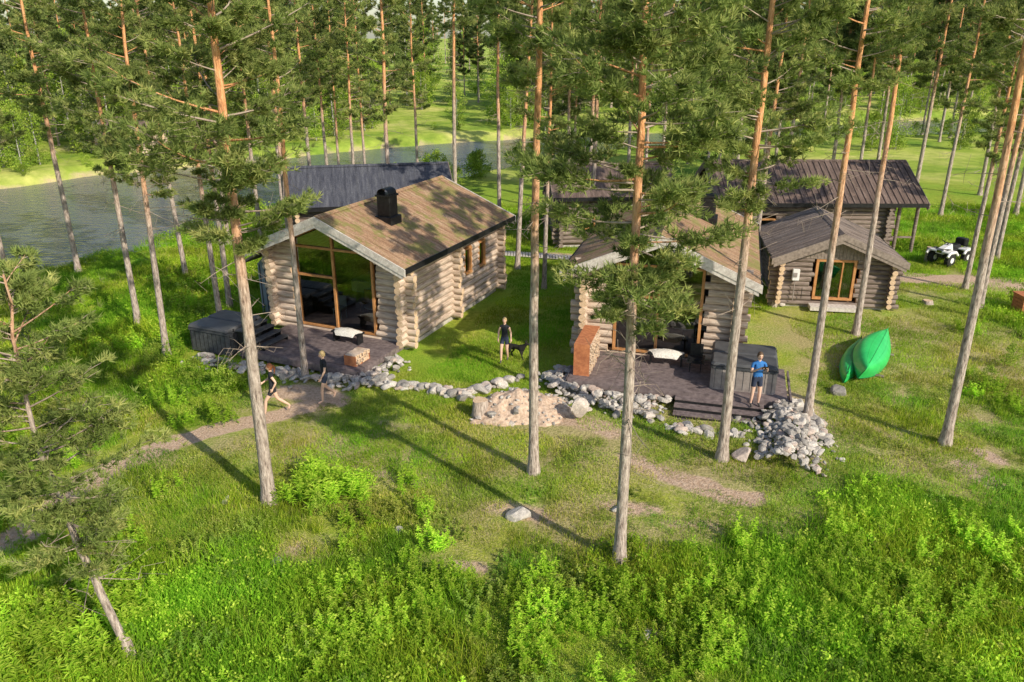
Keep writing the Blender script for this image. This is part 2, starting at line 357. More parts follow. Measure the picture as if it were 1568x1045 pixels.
def pine(name,seed,Ht,cs,R,nb,tp,r0,nl=.16,nw=.03,nn=13,dead=14,far=False,droop=0.,gap=.25,tw=1.0,bow=0.035,leanxy=(0,0)):
    rng=np.random.default_rng(seed); A=Acc()
    k=16; zz=np.linspace(0,Ht,k); wx=np.cumsum(rng.normal(0,bow,k))*(zz/Ht)+leanxy[0]*np.sin(np.clip(zz/Ht*1.6,0,1.57));wy=np.cumsum(rng.normal(0,bow,k))*(zz/Ht)+leanxy[1]*zz/Ht
    rr=r0*(1-.80*(zz/Ht)**1.1); zz2=zz.copy(); zz2[0]=-.3
    pts=np.stack([wx,wy,zz2],1); pts=np.insert(pts,1,[wx[0],wy[0],.05],0);pts=np.insert(pts,2,[(wx[0]+(wx[1]-wx[0])*.4),wy[0]+(wy[1]-wy[0])*.4,.45],0)
    rr=np.concatenate([[r0*1.7,r0*1.42,r0*1.08],rr[1:]])
    V,F=tubeV(pts,rr,12 if not far else 7); A.add(V,F,0)
    at=lambda z: np.array([np.interp(z,zz,wx),np.interp(z,zz,wy),z])
    TC=[];TD=[];TT=[]
    for b in range(nb):
        t=(b+rng.random())/nb; z=cs+(Ht-cs)*t
        prof=min(1,.5+t*2.2)*((1-t)**.55*.9+.12)
        ln=R*prof*rng.uniform(.5,1.2)
        az=rng.uniform(0,6.283)
        if rng.random()<gap: ln*=.45
        e=rng.uniform(-.15,.25)+t*.6-droop*(1-t)
        dr=np.array([math.cos(az),math.sin(az),0]); s=np.linspace(0,1,6)[:,None]
        cur=rng.normal(0,.15,3); cur[2]*=.3
        P=at(z)+dr*ln*s+np.array([0,0,1])*ln*(e*s+.18*s*s*s)+cur*ln*s*s
        V,F=tubeV(P,np.linspace(.010+.010*ln,.004,6),4); A.add(V,F,0 if rng.random()<.35 else 2)
        nt_=int((4+ln*5)*tw)
        for q in range(nt_):
            s0=rng.uniform(.28,1)**.8; i=s0*5;i0=min(int(i),4);p=P[i0]+(P[i0+1]-P[i0])*(i-i0)
            a2=az+rng.choice([-1,1])*rng.uniform(.3,1.2); l2=ln*rng.uniform(.15,.38)*(1.2-.5*s0)+.08
            d2=np.array([math.cos(a2),math.sin(a2),rng.uniform(-.15,.55)]); end=p+d2*l2
            if not far:
                V,F=tubeV([p,(p+end)/2+rng.normal(0,.02,3),end],[.008,.006,.004],3);A.add(V,F,2)
            ss=rng.uniform(.15,1.08,tp)
            TC.append(p+d2*l2*ss[:,None]+rng.normal(0,.045+.025*ln,(tp,3))*[1,1,.7]);TD.append(np.tile(d2*.8+[0,0,.5],(tp,1)));TT.append(np.full(tp,np.clip(rng.normal(.5,.2),0,1)))
    for b in range(dead):
        z=rng.uniform(max(1.8,cs*.62),cs+1); az=rng.uniform(0,6.28); ln=rng.uniform(.3,1.1)*min(1.3,R*.6)
        dr=np.array([math.cos(az),math.sin(az),rng.uniform(-.35,.2)]); s=np.linspace(0,1,5)[:,None]
        P=at(z)+dr*ln*s+rng.normal(0,.12,3)*ln*s*s
        V,F=tubeV(P,np.linspace(.016,.004,5),3);A.add(V,F,2)
        for q in range(4):
            p=P[rng.integers(1,5)];V,F=tubeV([p,p+rng.normal(0,.16,3),p+rng.normal(0,.25,3)],[.007,.005,.003],3);A.add(V,F,2)
    TC=np.concatenate(TC);TD=np.concatenate(TD);TT=np.concatenate(TT)
    V,F,T=tris(TC,TD,nn,nl,nw,rng,.62,TT); A.add(V,F,1,T,False)
    return A.mesh(name,[M_bark,M_needle_far if far else M_needle,M_dead])
def leaftree(name,seed,Ht,cs,R,ncl,nl,size,trunk=True,mat=M_leaf,cone=False):
    rng=np.random.default_rng(seed);A=Acc()
    if trunk:
        V,F=tubeV([(0,0,-.2),(.05,0,Ht*.4),(0,.08,Ht*.95)],[.012*Ht,.008*Ht,.01],6);A.add(V,F,0)
    C=[];T=[]
    for i in range(ncl):
        t=rng.random();z=cs+(Ht-cs)*t; rad=R*((1-t) if cone else (math.sin(math.pi*min(1,.12+t*.88))**.7))*rng.uniform(.2,1)
        a=rng.uniform(0,6.28);c=np.array([rad*math.cos(a),rad*math.sin(a),z])
        if trunk and i%2==0:
            V,F=tubeV([(0,0,max(.2,z-rad*.6)),c],[.02,.006],3);A.add(V,F,0)
        C.append(c+rng.normal(0,R*.13,(nl,3))*[1,1,.8]);T.append(np.full(nl,np.clip(rng.normal(.5,.2),0,1)))
    C=np.concatenate(C);T=np.concatenate(T);n=len(C)
    d=norm(rng.normal(0,1,(n,3)));s=norm(np.cross(d,rng.normal(0,1,(n,3))))*size*.4;L=d*size
    V=np.stack([C,C+L*.5+s,C+L,C+L*.5-s],1).reshape(-1,3);i=np.arange(n)[:,None]*4
    F=np.concatenate([i+[0,1,2],i+[0,2,3]],0);A.add(V,F,1,np.repeat(np.clip(T+rng.normal(0,.1,n),0,1),4),False)
    return A.mesh(name,[M_birchbark,mat])
P1=pine('pine_A',1,17,6.8,2.35,112,7,.17,gap=.28,dead=16)
P3=pine('pine_B',3,16.5,5.9,2.2,130,7,.135,droop=.25,gap=.22,dead=18)
P4=pine('pine_C',4,17,7.2,1.9,92,7,.15,gap=.28)
P22=pine('pine_young',22,7.9,2.4,1.8,76,7,.085,nl=.13,nw=.024,droop=.0,dead=9,gap=.2,bow=.05,leanxy=(-.9,.2))
PH=[pine('pine_high%d'%i,30+i,17.5+i*.7,10.4,1.8,54,6,.14,dead=12) for i in range(3)]
PM=[pine('pine_mid%d'%i,40+i,16+i,6.8,2.2,68,6,.14,nw=.036,dead=10) for i in range(3)]
PF=[pine('pine_far%d'%i,50+i,16+i*1.5,[4,6,8,5][i],2.5,60,5,.14,nl=.36,nw=.085,nn=8,dead=2,far=True,gap=.12) for i in range(4)]
BF=[leaftree('birch_far%d'%i,60+i,8+1.8*i,.6,2.5+.3*i,85,34,.24) for i in range(3)]
SP=[leaftree('spruce%d'%i,70+i,13+2*i,.4,2.4,120,30,.24,mat=M_needle_far,cone=True) for i in range(2)]
BU=[leaftree('bush%d'%i,80+i,1.5+.4*i,.1,1.0,34,30,.11,trunk=False) for i in range(2)]
rnd=random.Random(11)
def tree(me,px,py,s=1.0,name='pine_tree',xy=None,rz=None,lean=.012):
    x,y=xy or G(px,py); z=hz1(x,y)
    return ob(name,me,(x,y,z),(rnd.gauss(0,lean),rnd.gauss(0,lean),rz if rz is not None else rnd.uniform(0,6.28)),s)
tree(P1,412,765,rz=.4,lean=.003);tree(P3,948,860,rz=1.0,lean=.003);tree(P4,1105,705,rz=2.,lean=.004);tree(P22,200,1005,rz=0,lean=.01)
tree(PH[0],817,722,1.0,lean=.004)
tree(PH[1],1235,645,.95,lean=.004);tree(PH[2],1310,512,.95);tree(PH[0],1447,680,1.05,lean=.006);tree(PM[0],1478,440,.9);tree(PH[1],1500,470,.95)
tree(PH[2],468,580,.82,lean=.003);tree(PM[1],600,385,1.05);tree(PH[2],765,345,1);tree(PH[0],792,412,.95);tree(PM[2],833,442,.8);tree(PH[1],697,300,1.15)
tree(PM[0],212,497,.95);tree(PM[1],255,542,.9);tree(PM[2],120,416,1.0);tree(PH[1],285,425,.9);tree(PM[0],338,492,.9);tree(PH[2],352,470,.9)
tree(PM[2],480,330,1);tree(PM[0],505,312,.95);tree(PM[1],545,320,.9);tree(PH[2],905,375,1);tree(PM[2],900,330,1);tree(PM[0],960,310,1.05)
tree(PM[1],1150,430,.95);tree(PM[2],1200,300,1.1);tree(PM[0],1270,290,1.1);tree(PM[1],1400,300,1.15);tree(PM[2],1440,330,1);tree(PM[0],1525,400,.95);tree(PM[1],1600,420,1);tree(PH[2],1650,520,1)
tree(PM[1],-40,470,1);tree(PM[0],20,455,.9)
tree(PM[2],400,372,.95);tree(PH[0],445,395,.9);tree(PM[0],1075,330,1);tree(PM[1],640,275,1.0);tree(PM[0],1340,275,1.1)
tree(PH[2],1530,330,1.1);tree(PM[1],1010,290,1.1);tree(PM[2],1120,280,1.1)
for q in ((430,300,0),(520,290,1),(560,280,0),(350,375,1),(870,310,0),(985,330,2),(1165,285,1),(1310,300,1),(1500,300,2),(1555,330,0),(840,290,1)):
    tree((PM+PH)[(q[2]+q[0])%6],q[0],q[1],rnd.uniform(.9,1.1))
# distant forest masses
fe=empty('distant_forest')
def forest(n,xr,yr,meshes,smin,smax,cond):
    k=0;t=0
    while k<n and t<n*60:
        t+=1
        x=rnd.uniform(*xr);y=rnd.uniform(*yr)
        if not cond(x,y): continue
        me=rnd.choice(meshes);s=rnd.uniform(smin,smax);ob('forest_tree',me,(x,y,hz1(x,y)),(0,0,rnd.uniform(0,6.28)),s,fe);k+=1
fb=lambda x:float(np.interp(x,FB[:,0],FB[:,1]))
glade=lambda x,y: -20<x<-2 and y<140
forest(170,(-115,120),(80,185),PF*3+BF*2+SP,.85,1.2,lambda x,y:fb(x)+12<y<fb(x)+55 and abs(x)<y*.72+8 and not glade(x,y))
forest(170,(-115,120),(125,240),PF*3+BF*3+SP,.9,1.3,lambda x,y:y>fb(x)+35 and abs(x)<y*.72)
forest(60,(-62,-18),(62,120),PF+BF*4+SP,.8,1.15,lambda x,y:fb(x)+8<y<fb(x)+40)
forest(190,(-110,125),(64,150),BF*2+BU*4,.4,.75,lambda x,y:fb(x)+.6<y<fb(x)+10 and abs(x)<y*.75+8 and not(glade(x,y) and rnd.random()<.75))
forest(22,(-2,75),(60,108),PF*3,.85,1.1,lambda x,y:y<float(np.interp(x,NB[:,0],NB[:,1]))-3 and x<y*.72 and not (x>26 and y<90))
forest(18,(2,75),(62,106),BF+BU,.4,.7,lambda x,y:y<float(np.interp(x,NB[:,0],NB[:,1]))-2 and x<y*.72 and not (x>26 and y<85))
forest(160,(-260,260),(230,420),PF+BF,1.0,1.4,lambda x,y:abs(x)<y*.72)
forest(75,(-24,70),(48,108),BU,.7,1.4,lambda x,y:abs(float(np.interp(x,NB[:,0],NB[:,1]))-y-3)<2.5)
# ---------------------------------------------------------------- buildings
CAB1=(-6.9,30.2,math.radians(-23.6)); CAB2=(5.3,27.3,math.radians(-15.5)); CAB3=(14.3,34.0,math.radians(-9))
def to_local(c,x,y):
    dx,dy=x-c[0],y-c[1];a=c[2];return dx*math.cos(a)+dy*math.sin(a),-dx*math.sin(a)+dy*math.cos(a)
def to_world(c,x,y):
    a=c[2];return c[0]+x*math.cos(a)-y*math.sin(a),c[1]+x*math.sin(a)+y*math.cos(a)
def blocked(x,y,pad=0.0):
    u,v=to_local(CAB1,x,y)
    if -3.3-pad<u<3.3+pad and -3.5-pad<v<8.8+pad: return True
    if -4.9<u<-2 and -3.8<v<2: return True
    u,v=to_local(CAB2,x,y)
    if -2.9-pad<u<4.6+pad and -3.2-pad<v<8.3: return True
    if .9<u<3.9 and -4.6<v<0: return True
    u,v=to_local(CAB3,x,y)
    if -2.6<u<2.6 and -.3<v<5.4: return True
    return False
def subtract(a,b,cuts):
    segs=[(a,b)]
    for c0,c1 in cuts:
        out=[]
        for s0,s1 in segs:
            if c1<=s0 or c0>=s1: out.append((s0,s1));continue
            if c0>s0: out.append((s0,c0))
            if c1<s1: out.append((c1,s1))
        segs=out
    return [s for s in segs if s[1]-s[0]>.12]
def window(mb,axis,fx,a0,a1,z0,z1,sgn,t=.09,fm=M_frame,mull=0):
    def bx(p0,p1,q0,q1,d0,d1,m):
        lo,hi=min(fx+sgn*d0,fx+sgn*d1),max(fx+sgn*d0,fx+sgn*d1)
        if axis=='x': mb.box(p0,p1,lo,hi,q0,q1,m)
        else: mb.box(lo,hi,p0,p1,q0,q1,m)
    bx(a0,a1,z0,z0+t,-.05,.1,fm);bx(a0,a1,z1-t,z1,-.05,.1,fm);bx(a0,a0+t,z0+t,z1-t,-.05,.098,fm);bx(a1-t,a1,z0+t,z1-t,-.05,.098,fm)
    for i in range(mull):
        c=a0+(a1-a0)*(i+1)/(mull+1); bx(c-.03,c+.03,z0+t,z1-t,-.04,.08,fm)
    bx(a0+t*.5,a1-t*.5,z0+t*.5,z1-t*.5,0,.012,M_glass)
def log_cabin(name,c,W,L,z0,ridge,slope,ohf,ohb,ohs,roof,logm=M_log,r=.145,front=None,fgable=False,wins=(),cross=(),boards=False,seed=1,corr=False,endm=M_logend,barge=M_barge,zb=None,chim=None,gclad=None):
    rg=random.Random(seed); root=empty(name,(c[0],c[1],0),c[2]); hw=W/2; st=r*1.84
    top=lambda x: ridge-slope*abs(x)-.2
    mb=MB(); zb=zb if zb is not None else .12
    for yy,iswf in ((0,True),(L,False)):
        z=zb+r
        while z<ridge-.3:
            ext=.42
            lim=(ridge-.22-z-r*.4)/slope
            low=z+r<top(hw)+.12
            xe=hw+ext+rg.uniform(-.08,.1) if low else min(lim,hw+.1)
            xe2=hw+ext+rg.uniform(-.08,.1) if low else min(lim,hw+.1)
            if xe<.2: break
            if gclad and iswf and not low: break
            cuts=[]
            if iswf and front:
                x0,x1,f0,f1=front
                if (fgable and z>f0-.05) or f0-.05<z<f1+.02: cuts.append((x0-rg.uniform(.0,.2),x1+rg.uniform(.0,.2)))
            for s in subtract(-xe,xe2,cuts):
                rr=r*rg.uniform(.92,1.07)
                mb.cyl((s[0],yy,z),(s[1],yy,z),rr,rr*.97,logm,12,endm)
            z+=st
    for xx in (-hw,hw):
        z=zb+r+st*.5
        sd='R' if xx>0 else 'L'
        while z<top(hw)+.05:
            cuts=[(w[1],w[2]) for w in wins if w[0]==sd and w[3]-.08<z<w[4]+.08]
            for s in subtract(-.42-rg.uniform(-.06,.12),L+.42+rg.uniform(-.06,.1),cuts):
                rr=r*rg.uniform(.92,1.07); mb.cyl((xx,s[0],z),(xx,s[1],z),rr,rr*.97,logm,12,endm)
            for cy in cross:
                sg=1 if xx>0 else -1
                mb.cyl((xx-.1*sg,cy,z-st*.5),(xx+sg*(.42+rg.uniform(-.06,.1)),cy,z-st*.5),r,r*.95,logm,12,endm)
            z+=st
    mb.obj('log_walls',root)
    if gclad:
        mb=MB();zt=top(hw)-.05;x=-hw
        while x<hw-.02:
            x2=min(x+.15,hw);a=max(abs(x),abs(x2));mb.box(x,x2-.012,-.12,-.08,zt,max(zt+.01,ridge-.2-slope*a),gclad);x+=.15
        mb.obj('gable_boards',root)
    mb=MB(); mb.box(-hw+.1,hw-.1,.1,L-.1,z0-.15,z0,M_floor)
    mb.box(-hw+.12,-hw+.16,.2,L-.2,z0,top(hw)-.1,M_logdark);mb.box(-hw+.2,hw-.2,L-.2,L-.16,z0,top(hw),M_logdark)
    mb.obj('floor_and_lining',root)
    mb=MB(); mb.box(-hw+.02,hw-.02,.03,L-.03,-.3,zb+.03,M_stone); mb.obj('stone_foundation',root)
    mb=MB()
    for w in wins:
        window(mb,'y',hw if w[0]=='R' else -hw,w[1],w[2],w[3],w[4],1 if w[0]=='R' else -1,mull=w[5] if len(w)>5 else 0)
    if front:
        x0,x1,f0,f1=front
        if not fgable: window(mb,'x',0,x0,x1,f0,f1,-1,mull=2,t=.11)
        else:
            T=lambda x: ridge-.30-slope*abs(x)
            y0=-.02
            for xa in (x0,x1-.1): mb.hull8([(xa,y0-.08,f0),(xa+.1,y0-.08,f0),(xa+.1,y0+.06,f0),(xa,y0+.06,f0),(xa,y0-.08,T(xa)),(xa+.1,y0-.08,T(xa+.1)),(xa+.1,y0+.06,T(xa+.1)),(xa,y0+.06,T(xa))],M_frame)
            mx=(x0+x1)/2; mb.box(mx-.045,mx+.045,y0-.07,y0+.05,f0+.08,T(mx)-.06,M_frame)
            mb.box(x0+.1,x1-.1,y0-.075,y0+.055,f0,f0+.08,M_frame)
            hm=f0+2.1; mb.box(x0+.1,mx-.045,y0-.065,y0+.045,hm,hm+.09,M_frame);mb.box(mx+.045,x1-.1,y0-.065,y0+.045,hm+1.15,hm+1.24,M_frame);mb.box(x0+.1,mx-.045,y0-.065,y0+.045,hm+1.15,hm+1.24,M_frame)
            for xa,xb in ((x0,0),(0,x1)):
                mb.hull8([(xa,y0-.085,T(xa)-.1),(xb,y0-.085,T(xb)-.1),(xb,y0+.065,T(xb)-.1),(xa,y0+.065,T(xa)-.1),(xa,y0-.085,T(xa)+.03),(xb,y0-.085,T(xb)+.03),(xb,y0+.065,T(xb)+.03),(xa,y0+.065,T(xa)+.03)],M_frame)
            mb.add([(x0,y0,f0),(x1,y0,f0),(x1,y0,T(x1)),(0,y0,T(0)),(x0,y0,T(x0))],[(0,1,2,3,4)],M_glass)
    if mb.v: mb.obj('windows',root)
    mb=MB(); E=hw+ohs; ya,yb=-ohf,L+ohb
    for s in (-1,1):
        zE=ridge-slope*E; th=.15
        a=[(s*.001,ya,ridge-th),(s*.001,yb,ridge-th),(s*E,yb,zE-th),(s*E,ya,zE-th),(s*.001,ya,ridge),(s*.001,yb,ridge),(s*E,yb,zE),(s*E,ya,zE)]
        if s<0: a=[a[1],a[0],a[3],a[2],a[5],a[4],a[7],a[6]]
        mb.hull8(a,roof)
        if boards or corr:
            yy=ya+.01; w=.17 if boards else .07; g=.185 if boards else .34
            while yy<yb-w:
                dz=rg.uniform(.015,.04) if boards else .045
                e2=E+(rg.uniform(-.02,.08) if boards else .02); z2=ridge-slope*e2
                v=[(0,yy,ridge+.003),(0,yy+w,ridge+.003),(s*e2,yy+w,z2+.003),(s*e2,yy,z2+.003),(0,yy,ridge+dz),(0,yy+w,ridge+dz),(s*e2,yy+w,z2+dz),(s*e2,yy,z2+dz)]
                if s<0: v=[v[1],v[0],v[3],v[2],v[5],v[4],v[7],v[6]]
                mb.hull8(v,roof); yy+=g
    mb.obj('roof',root)
    mb=MB()
    for s in (-1,1):
        for (yc,k) in ((ya,-1),(yb,1)):
            for (lo,hi,pr,ex) in ((-.25,.03,.05,.05),(-.40,-.24,.025,-.05)):
                e=E+ex; zE=ridge-slope*e; y0,y1=sorted((yc+k*.002,yc+k*pr))
                v=[(s*.001,y0,ridge+lo),(s*.001,y1,ridge+lo),(s*e,y1,zE+lo),(s*e,y0,zE+lo),(s*.001,y0,ridge+hi),(s*.001,y1,ridge+hi),(s*e,y1,zE+hi),(s*e,y0,zE+hi)]
                if s<0: v=[v[1],v[0],v[3],v[2],v[5],v[4],v[7],v[6]]
                mb.hull8(v,barge)
        zE=ridge-slope*E
        xa,xb=sorted((s*(E+.002),s*(E+.04))); mb.box(xa,xb,ya+.01,yb-.01,zE-.2,zE+.02,M_black)
        zz=ridge-slope*(hw+.02)-.3
        mb.cyl((s*hw,ya+.12,zz),(s*hw,yb-.12,zz),r,r,logm,12,endm)
    mb.cyl((0,ya+.12,ridge-.32),(0,-.1,ridge-.32),r,r,logm,12,endm)
    mb.add([(-.17,ya,ridge-.17*slope+.045),(0,ya,ridge+.06),(.17,ya,ridge-.17*slope+.045),(-.17,yb,ridge-.17*slope+.045),(0,yb,ridge+.06),(.17,yb,ridge-.17*slope+.045)],[(0,3,4,1),(1,4,5,2)],roof)
    mb.obj('bargeboards_and_purlins',root)
    if chim:
        cx,cy=chim; zt=ridge-slope*abs(cx); mb=MB()
        mb.box(cx-.3,cx+.3,cy-.3,cy+.3,zt-.3,zt+.95,M_black,.03)
        mb.box(cx-.4,cx+.4,cy-.4,cy+.4,zt-.25,zt+.16,M_black,.02)
        mb.box(cx-.34,cx+.34,cy-.34,cy+.34,zt+.93,zt+1.0,M_black)
        vs=[];n=8
        for i in range(n+1):
            t=math.pi*i/n
            for yy in (cy-.3,cy+.3): vs.append((cx-.27*math.cos(t),yy,zt+1.05+.2*math.sin(t)))
        mb.add(vs,[(2*i,2*i+1,2*i+3,2*i+2) for i in range(n)],M_black,True)
        for sx in (-.27,.27): mb.box(cx+sx-.015,cx+sx+.015,cy-.28,cy+.28,zt+.99,zt+1.05,M_black)
        mb.obj('chimney',root)
    return root
c1=log_cabin('log_cabin',CAB1,6.1,8.4,.42,5.2,.42,1.1,.5,.72,M_roof1,front=(-1.95,1.75,.42,4.6),fgable=True,wins=[('R',4.9,5.6,1.7,2.9),('R',6.3,7.0,1.7,2.9)],cross=(3.9,),chim=(1.3,1.9),seed=3)
c2=log_cabin('log_cabin',CAB2,5.4,8,.55,5.2,.43,1.1,.5,.7,M_roof1,front=(-1.6,1.55,.55,4.6),fgable=True,wins=[('R',4.9,5.6,1.8,2.9)],cross=(3.9,),chim=(1.3,4.6),seed=5,zb=.2)
c3=log_cabin('log_cabin',CAB3,4.7,5,.35,3.55,.42,.6,.4,.45,M_roof3,front=(-.85,.85,.45,2.3),boards=True,seed=8,r=.12,logm=M_logdark,wins=[('R',1.6,2.4,1.2,1.9)],barge=M_bargedk,gclad=M_bargedk)
c4=log_cabin('log_barn',(11.8,46.8,math.radians(-91)),6,9,.3,4.75,.5,.6,1.9,.6,M_roof4,corr=True,seed=9,r=.13,logm=M_logdark,wins=[('R',2,2.9,1.2,2.0),('R',5.5,6.5,.4,2.1)],barge=M_logdark,endm=M_logdark)
mb=MB()
for xx in (-2.9,2.9):
    for yy in (9.7,10.7): mb.cyl((xx,yy,-.2),(xx,yy,3.0),.1,.1,M_logdark)
mb.box(2.86,2.94,9.5,10.7,.9,1.0,M_logdark);mb.obj('porch_posts',c4)
c5=log_cabin('log_cabin',(-11.6,43.2,math.radians(-78)),5.2,7.6,.3,4.9,.5,.6,.6,.6,M_roof5,seed=11,r=.13,logm=M_logdark,wins=[('R',3,3.9,1.2,2.0)],barge=M_logdark)
c6=log_cabin('log_cabin',(2.6,47.5,math.radians(-86)),5,6.2,.3,4.4,.45,.5,.5,.6,M_roof4,seed=12,r=.13,logm=M_logdark,wins=[('R',1.2,2.0,1.1,1.9),('R',3.2,4.4,.4,2.1)],barge=M_logdark,endm=M_logdark)
c7=log_cabin('log_cabin',(-41,82,math.radians(-50)),4,5,.3,3.8,.5,.5,.5,.5,M_roof4,seed=14,r=.13)
mb=MB(); mb.box(-1.85,-1.55,-.34,-.16,1.35,1.85,M_white,.02);mb.box(-1.8,-1.65,-.36,-.341,1.5,1.7,M_tub);mb.cyl((-1.7,-.22,1.35),(-1.7,-.22,.4),.02,.02,M_tub,6);mb.cyl((-1.35,-.22,1.0),(-1.35,-.22,.5),.015,.015,M_black,6)
mb.box(-1.0,1.0,-.75,-.2,.12,.3,M_barge); mb.obj('meter_box_and_step',c3)
mb=MB()
for i in range(4):
    for sx in (-1,1):
        x=sx*(.70-i*.07); mb.cyl((x,.12,.5),(x,.12,2.2),.035,.035,M_wool,6)
mb.obj('curtain',c3)
mb=MB(); mb.box(-5.0,-3.55,1.2,3.8,-.1,2.3,M_blue)
for i in range(10): mb.box(-5.03,-4.999,1.25+i*.26,1.28+i*.26,0,2.3,M_char)
for i in range(6): mb.box(-4.9+i*.25,-4.87+i*.25,1.17,1.199,0,2.28,M_char)
for s in (-1,1):
    a=[(-4.27,.7,3.0),(-4.27,4.2,3.0),(-4.27+s*1.15,4.2,2.35),(-4.27+s*1.15,.7,2.35),(-4.27,.7,3.1),(-4.27,4.2,3.1),(-4.27+s*1.15,4.2,2.45),(-4.27+s*1.15,.7,2.45)]
    if s<0: a=[a[1],a[0],a[3],a[2],a[5],a[4],a[7],a[6]]
    mb.hull8(a,M_roof3)
mb.add([(-5.0,1.21,2.3),(-3.55,1.21,2.3),(-4.27,1.21,3.0)],[(0,1,2)],M_blue)
mb.obj('side_shed',c1)
def chair(mb,x,y,z,m):
    mb.box(x-.22,x+.22,y-.22,y+.22,z+.42,z+.47,m)
    for a in (-.2,.17):
        for b in (-.2,.17): mb.box(x+a,x+a+.03,y+b,y+b+.03,z,z+.42,m)
    mb.box(x-.22,x+.22,y+.19,y+.22,z+.5,z+.95,m)
for c,z in ((c1,.42),(c2,.55)):
    mb=MB(); mb.cyl((.9,1.3,z+.7),(.9,1.3,z+.74),.5,.5,M_white,20); mb.cyl((.9,1.3,z),(.9,1.3,z+.7),.05,.05,M_black)
    chair(mb,-.8,1.1,z,M_white);chair(mb,-.2,2.2,z,M_frame);chair(mb,1.5,2.0,z,M_white)
    mb.box(-2.6,-1.2,4.5,7.5,z,z+.55,M_wool,.08); mb.obj('furniture',c)
# ---------------------------------------------------------------- decks, tubs
def deck(root,x0,x1,y0,y1,z):
    mb=MB(); w=.14
    yy=y0
    while yy<y1-.02:
        mb.box(x0+random.uniform(0,.03),x1,yy,min(yy+w,y1),z-.035+random.uniform(-.003,.003),z+random.uniform(-.002,.003),M_deck); yy+=w+.012
    mb.box(x0+.03,x1-.03,y0-.03,y0-.002,z-.24,z-.01,M_deck)
    for i in range(int((x1-x0)/1.2)+1):
        x=x0+.1+i*1.2
        mb.box(x,x+.1,y0+.05,y0+.15,-.3,z-.04,M_deck);mb.box(x+.02,x+.08,y0,y1,z-.18,z-.042,M_deck)
    mb.box(x1+.002,x1+.03,y0,y1,z-.24,z-.01,M_deck);mb.box(x0-.03,x0-.002,y0,y1,z-.24,z-.01,M_deck)
    return mb.obj('deck',root)
d1=empty('wooden_deck',(CAB1[0],CAB1[1],0),CAB1[2]); deck(d1,-2.4,3.0,-3.3,-.22,.36)
d2=empty('wooden_deck',(CAB2[0],CAB2[1],0),CAB2[2]); deck(d2,-2.7,4.5,-3.1,-.22,.5)
mb=MB()
for i in range(4):
    z=.38-.125*i;y=-3.14-.32*i
    mb.box(1.0,3.8,y-.15,y,z-.04,z,M_deck);mb.box(1.0,3.8,y-.31,y-.162,z-.04,z,M_deck);mb.box(1.02,3.78,y-.31,y-.29,z-.16,z-.045,M_black)
mb.obj('deck_steps',d2)
def hot_tub(c,x0,x1,y0,y1,z0,h,m,grooves=M_char):
    root=empty('hot_tub',(c[0],c[1],0),c[2]);mb=MB()
    mb.box(x0,x1,y0,y1,z0,z0+h-.12,m,.1)
    n=9
    for i in range(n):
        x=x0+.14+(x1-x0-.28)*i/(n-1); mb.box(x-.008,x+.008,y0-.006,y0-.001,z0+.06,z0+h-.16,grooves);mb.box(x-.008,x+.008,y1+.001,y1+.006,z0+.06,z0+h-.16,grooves)
        y=y0+.14+(y1-y0-.28)*i/(n-1); mb.box(x1+.001,x1+.006,y-.008,y+.008,z0+.06,z0+h-.16,grooves);mb.box(x0-.006,x0-.001,y-.008,y+.008,z0+.06,z0+h-.16,grooves)
    mb.box(x0-.03,x1+.03,y0-.03,y1+.03,z0+h-.118,z0+h-.07,M_char,.1)
    ym=(y0+y1)/2
    mb.box(x0-.01,x1+.01,y0-.01,ym-.012,z0+h-.068,z0+h+.03,M_cover,.07);mb.box(x0-.01,x1+.01,ym+.012,y1+.01,z0+h-.068,z0+h+.03,M_cover,.07)
    for y in (y0+.35,y1-.35):
        mb.box(x1+.012,x1+.02,y-.03,y+.03,z0+h-.3,z0+h,M_black)
    mb.obj('tub_body_and_cover',root);return root
hot_tub(CAB2,2.05,4.15,-2.6,-.5,.5,.92,M_tub)
hot_tub(CAB1,-4.7,-2.75,-3.4,-1.4,.05,1.0,M_char,M_black)
st=empty('tub_steps',(CAB1[0],CAB1[1],0),CAB1[2]);mb=MB()
for i in range(4):
    x=-2.6+.32*(3-i); z=.36+.17*(i+1)
    mb.box(x,x+.31,-3.1,-1.6,z-.05,z,M_char)
    for y in (-3.05,-1.7): mb.box(x+.02,x+.3,y,y+.05,.36,z-.052,M_black)
mb.obj('treads',st)
def firewood(c,x0,x1,y0,y1,z0,h,lid=True):
    root=empty('firewood_box',(c[0],c[1],0),c[2]);mb=MB();t=.02
    mb.box(x0,x1,y0,y0+t,z0,z0+h,M_corten);mb.box(x0,x1,y1-t,y1,z0,z0+h,M_corten)
    mb.box(x0,x0+t,y0+t+.001,y1-t-.001,z0,z0+h,M_corten);mb.box(x0,x1,y0+t,y1-t,z0+.001,z0+t,M_corten)
    if lid: mb.box(x0+.001,x1-.001,y0+t,y1-t,z0+h-t,z0+h-.001,M_corten)
    rg=random.Random(4);z=z0+t+.045;k=0
    while z<z0+h-(.06 if lid else -.04):
        y=y0+.07+(k%2)*.04
        while y<y1-.06:
            r=rg.uniform(.036,.05);mb.cyl((x0+.04,y,z+rg.uniform(-.01,.01)),(x1+rg.uniform(-.03,.05),y,z),r,r,M_log,6,M_logend);y+=rg.uniform(.08,.1)
        z+=.078;k+=1
    mb.obj('steel_frame_and_logs',root)
firewood(CAB2,-2.55,-2.0,-2.7,-.7,.5,1.15)
firewood(CAB1,2.2,2.7,-2.95,-2.05,.36,.38,False)
